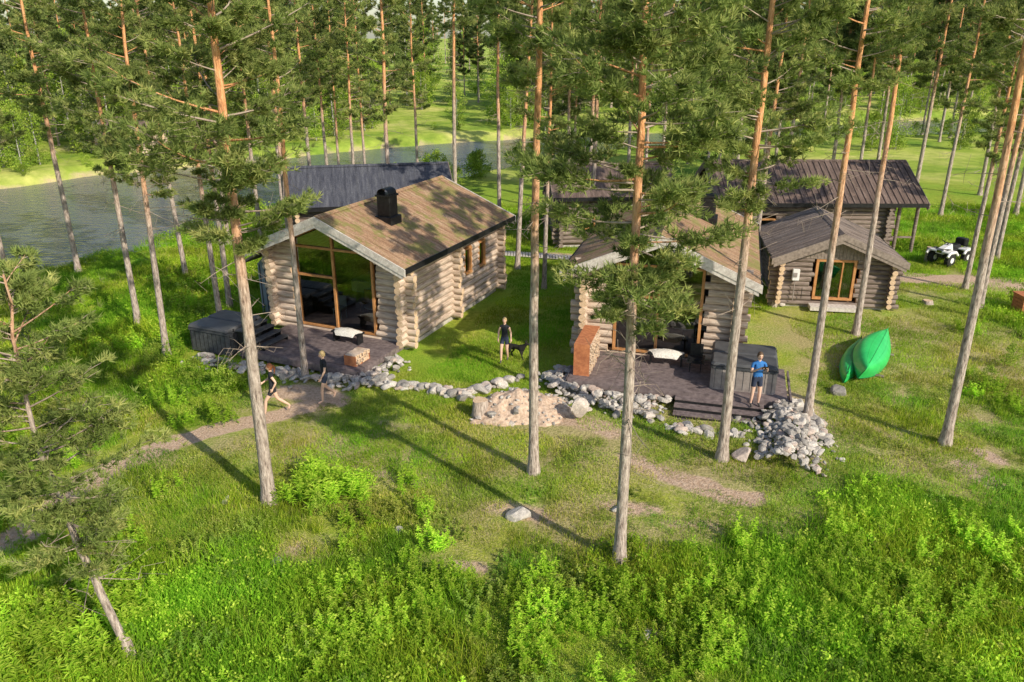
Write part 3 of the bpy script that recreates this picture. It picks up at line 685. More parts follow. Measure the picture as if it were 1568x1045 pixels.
def bench(c,x,y,z,lng=1.3):
    root=empty('sheepskin_bench',(c[0],c[1],0),c[2]);mb=MB()
    mb.box(x-lng/2,x+lng/2,y-.2,y+.2,z+.38,z+.44,M_black)
    for a in (-lng/2+.08,lng/2-.13):
        mb.box(x+a,x+a+.05,y-.18,y+.18,z,z+.379,M_black)
    vs=[];n=26;k=5;rg=random.Random(2)
    for j in range(k):
        f=j/(k-1)
        for i in range(n):
            t=2*math.pi*i/n;rad=(1-f*.85)*(1+.08*math.sin(5*t)+rg.uniform(-.05,.05))
            px_=.62*lng/1.3*rad*math.cos(t);py_=.3*rad*math.sin(t); dz=-.16 if (abs(py_)>.22 and j==0) else 0
            vs.append((x+px_,y+py_,z+.45+.10*math.sin(f*1.57)+dz*.8+rg.uniform(-.01,.01)))
    fs=[(j*n+i,j*n+(i+1)%n,(j+1)*n+(i+1)%n,(j+1)*n+i) for j in range(k-1) for i in range(n)]+[tuple((k-1)*n+i for i in range(n))]
    mb.add(vs,fs,M_wool,True);mb.obj('seat_and_fleece',root)
bench(CAB1,1.0,-.95,.36);bench(CAB2,.45,-.85,.5)
root=empty('deck_chair',(CAB2[0],CAB2[1],0),CAB2[2]);mb=MB();chair(mb,1.5,-1.2,.5,M_black);mb.hull8([(1.2,-1.5,.88),(1.8,-1.5,.88),(1.8,-.9,.96),(1.2,-.9,.96),(1.2,-1.5,.92),(1.8,-1.5,.92),(1.8,-.9,1.0),(1.2,-.9,1.0)],M_black);mb.obj('frame',root)
bw=empty('boardwalk');mb=MB();p0=G(735,388);p1=G(885,398)
for i in range(34):
    f=i/33;x=p0[0]+(p1[0]-p0[0])*f;y=p0[1]+(p1[1]-p0[1])*f
    mb.box(x-.06,x+.07,y-.45,y+.45,.10,.14,M_barge)
for yo in (-.35,.3):
    mb.hull8([(p0[0],p0[1]+yo,0),(p1[0],p1[1]+yo,0),(p1[0],p1[1]+yo+.06,0),(p0[0],p0[1]+yo+.06,0),(p0[0],p0[1]+yo,.098),(p1[0],p1[1]+yo,.098),(p1[0],p1[1]+yo+.06,.098),(p0[0],p0[1]+yo+.06,.098)],M_barge)
mb.obj('boards',bw)
# ---------------------------------------------------------------- stones
ROCK=[]
for i in range(8):
    bm=bmesh.new();bmesh.ops.create_icosphere(bm,subdivisions=3,radius=.5);rg=np.random.default_rng(i)
    pl=[(Vector(norm(rg.normal(0,1,3))),rg.uniform(.24,.40)) for _ in range(10)]
    for v in bm.verts:
        for n_,d in pl:
            k=v.co.dot(n_)
            if k>d: v.co-=n_*(k-d)*.95
        v.co=Vector((v.co.x*1.25,v.co.y*1.0,v.co.z*.85))
    me=bpy.data.meshes.new('rock%d'%i);bm.to_mesh(me);bm.free();me.materials.append(M_stone);me.polygons.foreach_set('use_smooth',[False]*len(me.polygons));ROCK.append(me)
rr=random.Random(5)
def rock(x,y,z,s,parent=None,name='stone'):
    return ob(name,rr.choice(ROCK),(x,y,z),(rr.uniform(-.5,.5),rr.uniform(-.5,.5),rr.uniform(0,6.28)),(s*rr.uniform(.85,1.35),s*rr.uniform(.75,1.1),s*rr.uniform(.7,1.05)),parent)
def rockline(name,pts,n,w,s0,s1,zt=0.0):
    e=empty(name);P=[Vector(p) for p in pts];L=[(P[i+1]-P[i]).length for i in range(len(P)-1)];T=sum(L)
    for k in range(n):
        d=rr.random()*T;i=0
        while i<len(L)-1 and d>L[i]: d-=L[i];i+=1
        q=P[i]+(P[i+1]-P[i])*(d/L[i]);o=rr.gauss(0,1)*w*.5; nrm=Vector((-(P[i+1]-P[i]).y,(P[i+1]-P[i]).x)).normalized()
        q=q+nrm*o; s=s0+(s1-s0)*rr.random()**2
        rock(q.x,q.y,hz1(q.x,q.y)+s*.2+max(0,zt*(1-abs(o)/(w+.01))),s,e)
L2=lambda x,y:to_world(CAB1,x,y)
w2=lambda x,y:to_world(CAB2,x,y)
rockline('stone_border',[G(300,548),G(350,566),G(420,572),G(470,580),G(560,580)],210,.5,.12,.38,.1)
rockline('stone_border',[G(545,575),G(600,592),G(660,596),G(715,606)],90,.28,.2,.5)
rockline('stone_border',[L2(3.4,-1.2),L2(3.5,-2.4),L2(3.4,-3.6),L2(2.0,-3.9)],150,.55,.12,.38,.18)
rockline('stone_bank',[w2(-3.0,-1.6),w2(-2.9,-3.3),w2(-1.4,-3.6),w2(.8,-3.7)],360,.85,.11,.36,.32)
rockline('stone_border',[G(850,572),G(880,603),G(930,622),G(1000,640)],28,.2,.28,.52)
rockline('stone_border',[G(1022,655),G(1060,662),G(1100,668),G(1140,672)],30,.2,.25,.42)
rockline('stone_pile',[w2(4.3,-3.2),w2(4.7,-4.3),w2(4.7,-5.3),w2(4.3,-6.7)],560,1.0,.09,.32,.5)
rockline('stone_border',[w2(4.7,-2.0),w2(5.4,-3.5),w2(5.6,-5.0)],30,.3,.3,.6)
rockline('stone_border',[G(700,610),G(725,600),G(760,590),G(800,580)],26,.2,.25,.55)
for px,py,s in ((797,790,.5),(1285,603,.6),(1135,705,.6),(425,862,.35),(988,975,.3),(612,808,.25),(1250,648,.5),(1195,468,.5),(950,780,.35),(1478,440,.3),(345,765,.25),(690,605,.35)):
    x,y=G(px,py);rock(x,y,hz1(x,y)+s*.2,s,None,'boulder')
x,y=G(885,642); o=rock(x,y,hz1(x,y)+.35,.75,None,'boulder'); o.scale=(.6,.55,1.05);o.rotation_euler=(.1,.15,.4)
# gravel mound
x0,y0=G(795,628); n=60
gx,gy=np.meshgrid(np.linspace(-2.2,2.2,n),np.linspace(-1.6,1.6,n)); rad=np.sqrt((gx/1.75)**2+(gy/1.15)**2)+(fbm(gx*1.1,gy*1.1,13)-.5)*.7
gz=1.0*np.clip(1-rad,0,1)**.95+(fbm(gx*2.5,gy*2.5,3)-.5)*.3*np.clip((1-rad)*3,0,1)-.12*(rad>1)
ii=np.arange(n*n).reshape(n,n);a=ii[:-1,:-1].ravel();b_=ii[:-1,1:].ravel();c_=ii[1:,1:].ravel();d_=ii[1:,:-1].ravel()
M_sand=simple('sandy_gravel',(.38,.26,.19),(.70,.54,.42),9,.95,bs=.8,bd=.06)
me=tri_mesh('gravel_mound',np.stack([gx.ravel(),gy.ravel(),gz.ravel()-.02],1),np.concatenate([np.stack([a,b_,c_],1),np.stack([a,c_,d_],1)]),[M_sand])
gm=ob('gravel_mound',me,(x0,y0,hz1(x0,y0)))
for k in range(300):
    i=rr.randrange(n*n);px_,py_,pz_=gx.ravel()[i],gy.ravel()[i],gz.ravel()[i]
    if pz_<.03: continue
    rock(px_,py_,pz_,rr.uniform(.04,.16)*(1.7 if rr.random()<.15 else 1),gm)
def stump(px,py,r=.16,h=.4):
    x,y=G(px,py);mb=MB();n=14;vs=[]
    for k,(z,f) in enumerate(((-.1,1.6),(.08,1.2),(h,1.0))):
        for i in range(n): t=2*math.pi*i/n;q=r*f*(1+.12*math.sin(3*t+k)+(.2*math.sin(5*t) if k==0 else 0));vs.append((q*math.cos(t),q*math.sin(t),z))
    mb.add(vs,[(k*n+i,k*n+(i+1)%n,(k+1)*n+(i+1)%n,(k+1)*n+i) for k in range(2) for i in range(n)],M_bark,True);mb.add(vs[2*n:],[tuple(range(n))],M_logend)
    mb.obj('tree_stump',None,(x,y,hz1(x,y)))
stump(735,636,.24,.62);stump(1420,400,.14,.8);stump(1420,465,.2,.15);stump(1185,468,.18,.3)
# ---------------------------------------------------------------- canoes
def canoe(x,y,rz,roll,L=4.9,B=.46,Dp=.42,z=0.0):
    mb=MB();n=30;k=16;vs=[]
    for i in range(n+1):
        t=-1+2*i/n;w=B*(1-abs(t)**2.0)+.012;d=Dp*(1-.12*abs(t)**3)
        for j in range(k+1):
            a=math.pi*j/k;cx=math.cos(a);sx=math.sin(a)
            vs.append((t*L/2*(1-.04*(1-sx)*abs(t)),w*math.copysign(abs(cx)**.75,cx),d*abs(sx)**.7+(.03 if j==k//2 else 0)))
    mb.add(vs,[(i*(k+1)+j,(i+1)*(k+1)+j,(i+1)*(k+1)+j+1,i*(k+1)+j+1) for i in range(n) for j in range(k)],M_canoe,True)
    for s in (0,k):
        pts=[vs[i*(k+1)+s] for i in range(n+1)];mb.path(pts,[.022]*(n+1),M_canoe_dk,6)
    for yy in (-.2,0,.2):
        pts=[]
        for i in range(3,n-2):
            t=-1+2*i/n;w=B*(1-abs(t)**2.0);pts.append((t*L/2,yy/.46*w*.9,Dp*(1-.12*abs(t)**3)*(.93 if yy else 1)+(.012 if yy else .03)))
        mb.path(pts,[.016]*len(pts),M_canoe,5)
    for tt in (-.92,.92): mb.path([(tt*L/2,-.05,.2),(tt*L/2,0,.45),(tt*L/2,.05,.2)],[.012]*3,M_canoe_dk,5)
    o=mb.obj('canoe',None,(x,y,z));o.rotation_euler=(roll,0,rz);return o
cx,cy=G(1330,556);rz=math.radians(58)
canoe(cx,cy,rz,math.radians(28),4.9,.62,.55,.27);canoe(cx-.72,cy-.15,rz+.06,math.radians(12),4.3,.36,.36,.08)
mb=MB()
for t in (-1.2,1.2):
    q=Vector((cx+math.cos(rz)*t,cy+math.sin(rz)*t));nn_=Vector((-math.sin(rz),math.cos(rz)))
    mb.cyl((*(q-nn_*.7),.05),(*(q+nn_*.9),.05),.06,.06,M_logdark,8)
mb.obj('support_poles')
# ---------------------------------------------------------------- quad bike
def atv(x,y,rz):
    root=empty('quad_bike',(x,y,hz1(x,y)),rz);mb=MB()
    for sx in (-.42,.42):
        for yy in (-.62,.62):
            for a,b,r0,r1 in ((-.12,-.09,.24,.3),(-.09,.09,.3,.3),(.09,.12,.3,.24)): mb.cyl((sx+a,yy,.3),(sx+b,yy,.3),r0,r1,M_rubber,18)
            mb.cyl((sx-.125,yy,.3),(sx+.125,yy,.3),.13,.13,M_white,12)
            for i in range(14):
                t=i*6.283/14;mb.cyl((sx-.1,yy+.3*math.cos(t),.3+.3*math.sin(t)),(sx+.1,yy+.3*math.cos(t),.3+.3*math.sin(t)),.022,.022,M_rubber,4)
            mb.path([(sx*1.25,yy-.38,.5),(sx*1.2,yy-.22,.66),(sx*1.2,yy+.22,.66),(sx*1.25,yy+.38,.5)],[.06,.07,.07,.06],M_white,8)
            mb.box(min(sx*.3,sx*1.2),max(sx*.3,sx*1.2),yy-.3,yy+.3,.64,.70,M_white,.02)
    mb.box(-.16,.16,-.8,.8,.35,.68,M_black,.05);mb.box(-.15,.15,-.1,.6,.69,.86,M_black,.06)
    mb.hull8([(-.2,-.85,.55),(.2,-.85,.55),(.18,-.1,.6),(-.18,-.1,.6),(-.14,-.8,.78),(.14,-.8,.78),(.13,-.15,.95),(-.13,-.15,.95)],M_white)
    mb.path([(-.38,-.22,1.05),(-.12,-.32,1.0),(.12,-.32,1.0),(.38,-.22,1.05)],[.02]*4,M_black,6);mb.cyl((0,-.4,.7),(0,-.3,1.0),.03,.03,M_black)
    for yy in (-.8,.66):
        for i in range(4): mb.cyl((-.38,yy+i*.1-.08,.78),(.38,yy+i*.1-.08,.78),.012,.012,M_black,5)
        for sx in (-.38,.38): mb.cyl((sx,yy-.1,.78),(sx,yy+.25,.78),.014,.014,M_black,5)
    mb.box(-.12,.12,-.89,-.85,.6,.72,M_glass);mb.box(-.25,.25,.62,.95,.8,1.1,M_black,.04)
    mb.obj('body_and_wheels',root);root.scale=(1.15,)*3
x,y=G(1452,402);atv(x,y,math.radians(-60))
x,y=G(1562,478);mb=MB()
for i in range(5): mb.box(-.5,.5,-.4,.4,.05+i*.15,.18+i*.15,M_corten)
mb.box(-.55,.55,-.45,.45,.8,.85,M_corten);mb.obj('wooden_crate',None,(x+.3,y,0))
# ---------------------------------------------------------------- people
def skinned(V,E,R,mats,assign,name,parent,sub=2):
    me=bpy.data.meshes.new(name+'_cage');me.from_pydata([tuple(v) for v in V],E,[]);o=bpy.data.objects.new(name+'_cage',me);COL.objects.link(o)
    o.modifiers.new('s','SKIN');sv=me.skin_vertices[0].data
    for i,r in enumerate(R): sv[i].radius=(r if isinstance(r,tuple) else (r,r))
    sv[0].use_root=True
    m=o.modifiers.new('u','SUBSURF');m.levels=sub;m.render_levels=sub
    dg=bpy.context.evaluated_depsgraph_get();dg.update();new=bpy.data.meshes.new_from_object(o.evaluated_get(dg));bpy.data.objects.remove(o)
    new.materials.clear()
    for mm in mats:new.materials.append(mm)
    VV=[Vector(v) for v in V];RR=[(r[0] if isinstance(r,tuple) else r) for r in R]
    for p in new.polygons:
        best=(9,0,0)
        for k,(a,b) in enumerate(E):
            d=VV[b]-VV[a];t=max(0,min(1,(p.center-VV[a]).dot(d)/max(1e-9,d.length_squared)));q=(p.center-VV[a]-d*t).length/(RR[a]*(1-t)+RR[b]*t)
            if q<best[0]:best=(q,k,t)
        p.material_index=assign(best[1],best[2],p.center);p.use_smooth=True
    new.name=name;return ob(name,new,parent=parent)
def person(name,x,y,z,rz,pose,top,bottom,hair,longhair=False,h=1.7,shoulder=.17,sleeve=.55,legcut=.5,hold=False,shoes=True,fem=False):
    root=empty(name,(x,y,z),rz);root.scale=(h/1.75,)*3
    P=pose;s=shoulder
    V=[(0,0,.96),(0,0,1.10),(0,-.01,1.28),(0,.005,1.43),(0,-.005,1.51),(0,-.02,1.59),(0,-.012,1.66)]
    R=[(.15,.11) if fem else (.145,.11),(.112,.085) if fem else (.135,.10),(.14,.10) if fem else (.165,.11),(.085,.06),(.046,.048),(.058,.07),(.066,.08)]
    E=[(0,1),(1,2),(2,3),(3,4),(4,5),(5,6)];tag=['T','T','T','N','H','H']
    for sd,key in((1,'L'),(-1,'R')):
        b=len(V);el,wr=P['arm'+key];V+=[(sd*s,0,1.40),tuple((Vector((sd*s,0,1.40))+Vector(el))*.5),el,tuple((Vector(el)*.6+Vector(wr)*.4)),wr];R+=[.052,.046,.037,.037,.023]
        E+=[(3,b)]+[(b+i,b+i+1) for i in range(4)];tag+=['S','U1','U2','FA','FA']
    for sd,key in((1,'L'),(-1,'R')):
        b=len(V);kn,an,to=P['leg'+key];hp=Vector((sd*.09,0,.89));V+=[tuple(hp),tuple(hp*.6+Vector(kn)*.4),kn,tuple(Vector(kn)*.65+Vector(an)*.35),an,to]
        R+=[.092,.085,.055,.056,.034,(.042,.026)];E+=[(0,b)]+[(b+i,b+i+1) for i in range(5)];tag+=['P','T1','T2','CA','CA','FT']
    def asg(k,t,c):
        g=tag[k]
        if abs(c.x)<.13 and 1.0<c.z<1.42 and g in('U1','U2','FA') and abs(c.y)<.12:return 1
        if g=='T':return 2 if c.z<1.0 else 1
        if g=='N':return 1 if c.z<1.455 else 0
        if g=='S':return 1
        if g=='P':return 2
        if g=='U1':return 1 if t*.5<sleeve else 0
        if g=='U2':return 1 if .5+t*.5<sleeve else 0
        if g=='T1':return 2 if t*.4<legcut else 0
        if g=='T2':return 2 if .4+t*.6<legcut else 0
        if g=='FT':return 3 if shoes else 0
        return 0
    skinned(V,E,R,[M_skin,top,bottom,M_shoe],asg,'body',root)
    mb=MB();vs=[];fs=[];n=18;k=12
    for j in range(k+1):
        ph=math.pi*j/k
        for i in range(n):
            t=2*math.pi*i/n;sx=.080*math.sin(ph)*math.cos(t);sy=.101*math.sin(ph)*math.sin(t);zz=.122*math.cos(ph)
            if zz<0:f=1+zz*2.6;sx*=f;sy=sy*(f if sy>0 else 1+zz*.6)
            vs.append((sx,-.022+sy,1.65+zz))
    for j in range(k):
        for i in range(n):fs.append((j*n+i,(j+1)*n+i,(j+1)*n+(i+1)%n,j*n+(i+1)%n))
    mb.add(vs,fs,M_skin,True)
    mb.hull8([(-.016,-.123,1.613),(.016,-.123,1.613),(.012,-.10,1.613),(-.012,-.10,1.613),(-.006,-.124,1.66),(.006,-.124,1.66),(.006,-.10,1.668),(-.006,-.10,1.668)],M_skin);mb.sph((0,-.130,1.625),.013,M_skin,8)
    for sx in(-.03,.03):mb.sph((sx,-.111,1.656),.0105,M_eye,8);mb.cyl((sx-.016,-.119,1.676),(sx+.016,-.119,1.676),.004,.004,hair,5)
    for sx in(-.079,.079):mb.sph((sx,-.018,1.648),.026,M_skin,8,(.4,.75,1.2))
    mb.sph((0,-.115,1.592),.018,M_lip,8,(1.2,.35,.35))
    mb.obj('face',root)
    mb=MB();vs=[];fs=[];n=20;k=9
    for j in range(k+1):
        for i in range(n):
            t=2*math.pi*i/n;front=max(0,-math.sin(t));mx=math.pi*(.66-.33*front**.7) if not longhair else math.pi*(.74-.41*front**.6)
            ph=mx*j/k;vs.append((.090*math.sin(ph)*math.cos(t),-.016+.111*math.sin(ph)*math.sin(t),1.656+.132*math.cos(ph)))
    for j in range(k):
        for i in range(n):fs.append((j*n+i,(j+1)*n+i,(j+1)*n+(i+1)%n,j*n+(i+1)%n))
    mb.add(vs,fs,hair,True)
    if longhair:mb.sph((0,.098,1.69),.035,hair,10);mb.path([(0,.105,1.69),(0,.14,1.62),(0,.125,1.50),(0,.11,1.40)],[.028,.036,.026,.006],hair,8)
    mb.obj('hair',root)
    mb=MB()
    for key,sd in(('L',1),('R',-1)):
        el,wr=[Vector(a) for a in P['arm'+key]];d=(wr-el).normalized();f=Vector((0,-1,0)) if abs(d.y)<.8 else Vector((0,0,1));w=(f-d*f.dot(d)).normalized();u=d.cross(w)*sd
        if u.x*sd>0:u=-u
        mb.path([wr-d*.03,wr+d*.02,wr+d*.05,wr+d*.088],[.024,.028,.036,.032],M_skin,10)
        for i in range(4):
            b=wr+d*.075+w*(1.5-i)*.018;ln=(.07,.08,.075,.056)[i]
            mb.path([b,b+d*ln*.5+u*.004,b+d*ln*.82+u*.018,b+d*ln*.95+u*.036],[.0095,.009,.008,.0065],M_skin,6)
        b=wr+d*.02+w*.024;mb.path([b,b+d*.03+w*.024,b+d*.06+w*.026+u*.014],[.013,.011,.008],M_skin,6)
    mb.obj('hands',root)
    if hold:
        mb=MB();mb.box(-.085,.085,-.475,-.455,1.40,1.485,M_black);mb.box(-.08,.08,-.478,-.4755,1.405,1.48,M_eye);mb.obj('phone',root)
    return root
walk1=dict(armL=((.22,.14,1.18),(.22,.02,.97)),armR=((-.21,-.10,1.17),(-.15,-.28,1.08)),legL=((.10,-.24,.53),(.09,-.30,.10),(.09,-.43,.05)),legR=((-.09,.12,.50),(-.09,.48,.22),(-.09,.44,.08)))
walk2=dict(armL=((.23,-.05,1.15),(.22,-.18,.93)),armR=((-.23,.08,1.15),(-.23,.06,.90)),legL=((.10,-.14,.51),(.10,-.16,.08),(.10,-.31,.03)),legR=((-.09,.04,.49),(-.09,.34,.19),(-.09,.27,.06)))
walk3=dict(armL=((.22,.06,1.15),(.25,-.04,.92)),armR=((-.24,.02,1.15),(-.22,-.14,.94)),legL=((.09,-.04,.49),(.09,.12,.11),(.09,.0,.03)),legR=((-.10,-.18,.52),(-.10,-.22,.08),(-.10,-.36,.03)))
phone=dict(armL=((.24,-.08,1.17),(.11,-.36,1.38)),armR=((-.24,-.08,1.17),(-.11,-.36,1.38)),legL=((.11,-.03,.49),(.12,.02,.08),(.13,-.14,.03)),legR=((-.11,-.02,.49),(-.12,.02,.08),(-.13,-.14,.03)))
def dog(x,y,z,rz,sc=1.0):
    root=empty('black_dog',(x,y,z),rz);root.scale=(sc,)*3
    V=[(0,0,.43),(0,-.12,.42),(0,-.24,.43),(0,-.34,.54),(0,-.42,.63),(0,-.50,.61),(0,-.58,.585),(0,.13,.44),(0,.26,.45),(0,.38,.50),(0,.50,.60),(0,.58,.72)]
    R=[(.085,.10),(.095,.125),(.09,.12),.065,(.062,.062),.04,.026,(.075,.085),(.08,.09),.03,.028,.014]
    E=[(0,1),(1,2),(2,3),(3,4),(4,5),(5,6),(0,7),(7,8),(8,9),(9,10),(10,11)]
    for sx in(-.075,.075):
        o=.06 if sx>0 else -.06
        b=len(V);V+=[(sx,-.23,.32),(sx,-.22+o*.5,.18),(sx,-.24+o,.04),(sx,-.29+o,.022)];R+=[.045,.028,.022,.024];E+=[(2,b),(b,b+1),(b+1,b+2),(b+2,b+3)]
        b=len(V);V+=[(sx,.25,.33),(sx,.17-o*.5,.26),(sx,.32-o,.15),(sx,.29-o,.04),(sx,.24-o,.022)];R+=[.062,.045,.024,.022,.024];E+=[(8,b),(b,b+1),(b+1,b+2),(b+2,b+3),(b+3,b+4)]
    skinned(V,E,R,[M_fur],lambda a,b,c:0,'body',root)
    mb=MB()
    for sx in(-.04,.04):mb.cyl((sx,-.40,.67),(sx*1.3,-.39,.765),.028,.004,M_fur,6);mb.sph((sx*.75,-.475,.645),.009,M_eye,6)
    mb.sph((0,-.605,.595),.014,M_eye,8);mb.obj('ears_and_face',root)
x,y=G(421,631);person('walking_woman',x,y,hz1(x,y)+.03,math.radians(-75),walk1,M_cloth_black,M_cloth_black,M_hair_red,True,1.74,.15,.2,.42,shoes=False,fem=True)
x,y=G(500,613);person('walking_man',x,y,hz1(x,y)+.03,math.radians(-60),walk2,M_cloth_black,M_cloth_navy,M_hair_blond,False,1.80,.175,.5,.5,shoes=False)
x,y=G(773,553);person('walking_woman',x,y,hz1(x,y)+.02,math.radians(-12),walk3,M_cloth_black,M_cloth_navy,M_hair_blond,True,1.72,.15,.1,.45,fem=True)
x,y=w2(3.5,-3.32);person('standing_man',x,y,.38,math.radians(5),phone,M_cloth_blue,M_cloth_navy,M_hair_brown,False,1.84,.185,.5,.55,hold=True)
x,y=G(791,549);dog(x,y,hz1(x,y)+.03,math.radians(60),1.05)
# ---------------------------------------------------------------- ground cover
def blades(name,seed,n,half,h0,h1,w,mat,lean=.5,clump=0,tb=(0,1),leafn=0,leafs=.05,leafz=(.05,.3),mat2=None):
    rng=np.random.default_rng(seed);A=Acc()
    def disc(n_):
        r=half*1.12*np.sqrt(rng.uniform(0,1,n_));a=rng.uniform(0,6.283,n_);r=r*(1+.18*np.sin(3*a+seed));return np.column_stack([r*np.cos(a),r*np.sin(a)])
    if n:
        p=disc(n)
        if clump:
            cc=disc(clump);p=cc[rng.integers(0,clump,n)]+rng.normal(0,.09,(n,2))
        h=rng.uniform(h0,h1,n);az=rng.uniform(0,6.283,n);ln=rng.uniform(.1,lean,n)*h
        d=np.stack([np.cos(az),np.sin(az)],1);z=np.zeros(n)
        ang=rng.uniform(0,6.283,n);s=np.stack([np.cos(ang),np.sin(ang)],1)*(w*.5)
        b0=np.column_stack([p-s,z-.03]);b1=np.column_stack([p+s,z-.03]);m=p+d*ln[:,None]*.3
        m0=np.column_stack([m-s*.8,h*.6]);m1=np.column_stack([m+s*.8,h*.6]);t=np.column_stack([p+d*ln[:,None],h])
        V=np.stack([b0,b1,m0,m1,t],1).reshape(-1,3);i=np.arange(n)[:,None]*5
        F=np.concatenate([i+[0,1,3],i+[0,3,2],i+[2,3,4]]);T=np.repeat(rng.uniform(*tb,n)**1.2,5);A.add(V,F,0,T,False)
    if leafn:
        cc=disc(max(4,leafn//40));ci=rng.integers(0,len(cc),leafn);p=cc[ci]+rng.normal(0,.10,(leafn,2));hh=rng.uniform(.4,1,len(cc))[ci];ct=rng.normal(0,.2,len(cc))[ci]
        z=rng.uniform(*leafz,leafn)*hh;C=np.column_stack([p,z]);d=norm(rng.normal(0,1,(leafn,3))+[0,0,.3]);s=norm(np.cross(d,rng.normal(0,1,(leafn,3))+[0,0,1.]))*leafs*.33;L=d*leafs
        V=np.stack([C,C+L*.5+s,C+L,C+L*.5-s],1).reshape(-1,3);i=np.arange(leafn)[:,None]*4
        F=np.concatenate([i+[0,1,2],i+[0,2,3]]);A.add(V,F,1,np.repeat(np.clip(rng.normal(.45,.16,leafn)+ct+(z-leafz[0])/(leafz[1])*.3-.1,0,1),4),False)
    return A.mesh(name,[mat,mat2 or mat])
def weedpatch(name,seed,nst,half,h0,h1,ls,npair,mat=M_weed,spread=.35):
    rng=np.random.default_rng(seed);A=Acc()
    for k in range(nst):
        b=np.array([*rng.normal(0,half,2),0]);h=rng.uniform(h0,h1);tip=b+np.array([*rng.normal(0,.12,2)*h,h])
        V,F=tubeV([b,tip],[.008,.004],3);A.add(V,F,0,.3)
        m=npair;t=rng.uniform(.15,1,m)[:,None];C=b+(tip-b)*t;az=rng.uniform(0,6.28,m)
        d=np.stack([np.cos(az),np.sin(az),rng.uniform(-.1,.7,m)],1);L=norm(d)*ls*rng.uniform(.6,1.2,(m,1))*(1.2-.5*t);s=norm(np.cross(d,[0,0,1.]))*ls*spread*.5
        V=np.stack([C,C+L*.5+s,C+L-[0,0,.02],C+L*.5-s],1).reshape(-1,3);i=np.arange(m)[:,None]*4
        A.add(V,np.concatenate([i+[0,1,2],i+[0,2,3]]),0,np.repeat(np.clip(rng.normal(.35,.15,m)+t[:,0]*.35,0,1),4),False)
    return A.mesh(name,[mat])
TG=[blades('meadow%d'%i,100+i,1050,.95,.07,.30,.014,M_grass,.8,clump=60 if i%2 else 0,leafn=520,leafs=.055,leafz=(.02,.2),mat2=M_shrub) for i in range(5)]
TL=[blades('lush%d'%i,110+i,850,.95,.12,.44,.016,M_grass,.8,leafn=950,leafs=.075,leafz=(.03,.34),mat2=M_weed,tb=(0,.8)) for i in range(4)]
SL=[blades('lawn%d'%i,120+i,1700,1.1,.03,.11,.015,M_lawn,.9) for i in range(4)]
SLG=[blades('lawng%d'%i,125+i,1700,1.1,.03,.14,.015,M_grass,.9,tb=(0,.8)) for i in range(3)]
HS=[blades('heath%d'%i,130+i,400,.8,.05,.18,.012,M_lawn,.8,leafn=800,leafs=.045,leafz=(.01,.12),mat2=M_shrub) for i in range(3)]
WP=[weedpatch('weed%d'%i,140+i,10+3*i,.22,.25,.75,.13,28) for i in range(3)]
WD=[weedpatch('herb%d'%i,150+i,16,.28,.12,.38,.09,22,M_shrub,.5) for i in range(2)]
FERN=[weedpatch('fern0',160,14,.25,.35,.7,.22,30,M_weed,.18)]
gE=empty('meadow_grass');lE=empty('lawn_grass');wE=empty('wild_plants')
rg=random.Random(21)
def put(me,x,y,s,par,zs=None):
    z=hz1(x,y);ob('patch',me,(x,y,z),(0,0,rg.uniform(0,6.28)),(s,s,zs or s),par)
OFF=[(0,0),(.65,0),(-.65,0),(0,.65),(0,-.65)]
y=9.0;lim=G(784,700)[1]
while y<27:
    st_=.95
    x=-(y*.72+3)
    while x<y*.72+3:
        xx=x+rg.uniform(-.4,.4);yy=y+rg.uniform(-.4,.4);x+=st_
        dd,dr=masks(np.array([xx+o[0] for o in OFF]),np.array([yy+o[1] for o in OFF]));dc=dd[0];dm=dd.max();dr=dr[0]
        if blocked(xx,yy,.8) or dc>.4: continue
        if abs(xx-x0)<2.2 and abs(yy-y0)<1.7: continue
        if dm>.55:
            if rg.random()<.8: put(rg.choice(HS),xx,yy,rg.uniform(.3,.45),gE,.55)
            continue
        lush=float(fbm(xx*.3,yy*.35,31))+(16-yy)*.018
        if dr>.5 and yy>14:
            if rg.random()<.85: put(rg.choice(HS) if rg.random()<.35 else rg.choice(SL+SLG),xx,yy,rg.uniform(.7,1),gE)
            continue
        r_=rg.random(); edge=lim-1+rg.uniform(-1.5,1.5)+(float(fbm(xx*.25,yy*.25,41))-.5)*9
        if yy>edge:
            put(rg.choice(SL+SLG+HS if abs(xx)<12 else TG+HS),xx,yy,rg.uniform(.8,1.1),lE)
        elif lush>.57: put(rg.choice(TL),xx,yy,rg.uniform(.7,1.15),gE)
        elif lush<.48:
            if r_<.92: put(rg.choice(SL[:2]+HS+HS+SLG),xx,yy,rg.uniform(.75,1.05),gE)
        else: put(rg.choice(TG+TG+HS),xx,yy,rg.uniform(.7,1.05),gE,rg.uniform(.6,1.1))
    y+=st_
y=26.5
while y<58:
    st_=1.7 if y<45 else 2.6
    x=-(y*.7+2)
    while x<y*.7+2:
        xx=x+rg.uniform(-.6,.6);yy=y+rg.uniform(-.6,.6);x+=st_
        if float(river_d(xx,yy))>-1.0 or blocked(xx,yy,1.2): continue
        dd,dr=masks(np.array([xx]),np.array([yy]))
        if dd[0]>.4: continue
        wild=xx<-11.5-(yy-27)*.1 or yy>46 or xx>22
        if wild: put(rg.choice(TL+TG),xx,yy,rg.uniform(1.1,1.6) if y<45 else rg.uniform(1.6,2.1),gE,rg.uniform(.7,1.4))
        else: put(rg.choice(SLG+SL[:1] if dr[0]<.4 else SL+SLG[:1]),xx,yy,rg.uniform(.9,1.2),lE)
    y+=st_
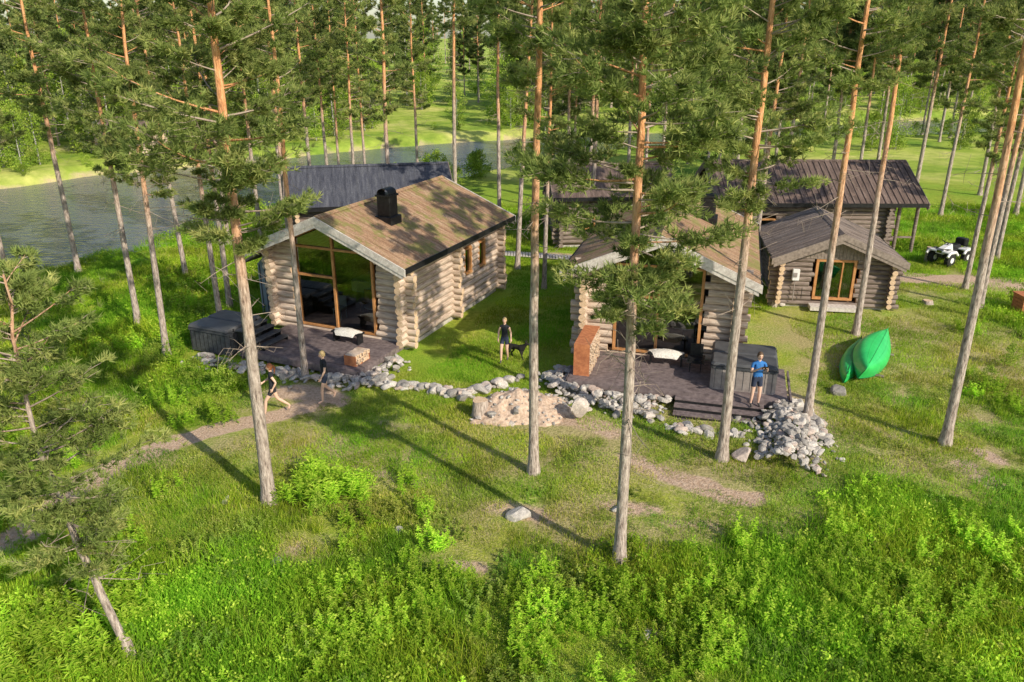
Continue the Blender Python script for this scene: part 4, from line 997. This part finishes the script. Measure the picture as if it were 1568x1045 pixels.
def weeds(n,xr,yr,meshes,s0,s1,cl=None):
    for k in range(n):
        if cl: c=rg.choice(cl);xx=c[0]+rg.gauss(0,c[2]);yy=c[1]+rg.gauss(0,c[2])
        else: xx=rg.uniform(*xr);yy=rg.uniform(*yr)
        if blocked(xx,yy,.8): continue
        dd,dr=masks(np.array([xx]),np.array([yy]))
        if dd[0]>.2 or (dr[0]>.5 and yy>15): continue
        put(rg.choice(meshes),xx,yy,rg.uniform(s0,s1),wE)
cl=[(*G(px,py),s) for px,py,s in ((640,960,.8),(840,930,.6),(660,890,.6),(1180,900,.8),(1340,900,.9),(1450,930,.7),(960,940,.6),(560,960,.6),(1050,1000,.7),(1500,850,.7),(1530,520,1.),(1560,600,1.2),(80,960,1.0),(1380,1000,.6),(520,1000,.6),(330,560,.6))]
weeds(220,0,0,WP,.45,1.0,cl)
weeds(190,(-16,16),(10,19),WD+WP[:1],.55,1.1)
weeds(110,(-18,-9),(20,40),WD+WP,.8,1.4)
weeds(60,(14,24),(18,34),WD+WP[:1],.8,1.2)
weeds(60,(-8,12),(14,21),WD,.5,.9)
weeds(30,0,0,FERN,.7,1.2,[(*G(90,985),.9),(*G(500,740),.5)])
for px,py,s in ((1570,470,.6),(300,590,.45),(345,600,.45),(240,560,.4),(160,560,.4),(1545,560,.4),(40,600,.5),(1510,590,.35),(735,270,.9),(700,285,.8),(490,780,.25)):
    x,y=G(px,py);ob('leafy_shrub',rg.choice(BU),(x,y,hz1(x,y)),(0,0,rg.uniform(0,6)),s*1.2)
# ---------------------------------------------------------------- light, sky, camera
az=Vector((.69,-.725)).normalized();el=math.radians(32)
d=Vector((az.x*math.cos(el),az.y*math.cos(el),math.sin(el)))
L=bpy.data.lights.new('sun','SUN');L.energy=5.0;L.angle=math.radians(.55);L.color=(1,.90,.72)
so=bpy.data.objects.new('sun',L);so.rotation_euler=d.to_track_quat('Z','Y').to_euler();so.location=(30,-20,40);COL.objects.link(so)
w=bpy.data.worlds.new('World');S.world=w;w.use_nodes=True;nt=w.node_tree
sk=nt.nodes.new('ShaderNodeTexSky');sk.sky_type='NISHITA';sk.sun_disc=False;sk.sun_elevation=el;sk.sun_rotation=math.atan2(d.x,d.y)
nt.links.new(sk.outputs[0],nt.nodes['Background'].inputs[0]);nt.nodes['Background'].inputs[1].default_value=.15
S.view_settings.view_transform='Standard';S.view_settings.look='None';S.view_settings.exposure=0
cam=bpy.data.cameras.new('camera');cam.sensor_width=36;cam.lens=28.0;cam.clip_end=6000;cam.clip_start=.1
co=bpy.data.objects.new('camera',cam);co.location=(0,0,H);co.rotation_euler=(math.pi/2-PIT,0,0);COL.objects.link(co);S.camera=co
print('objects',len(bpy.data.objects))
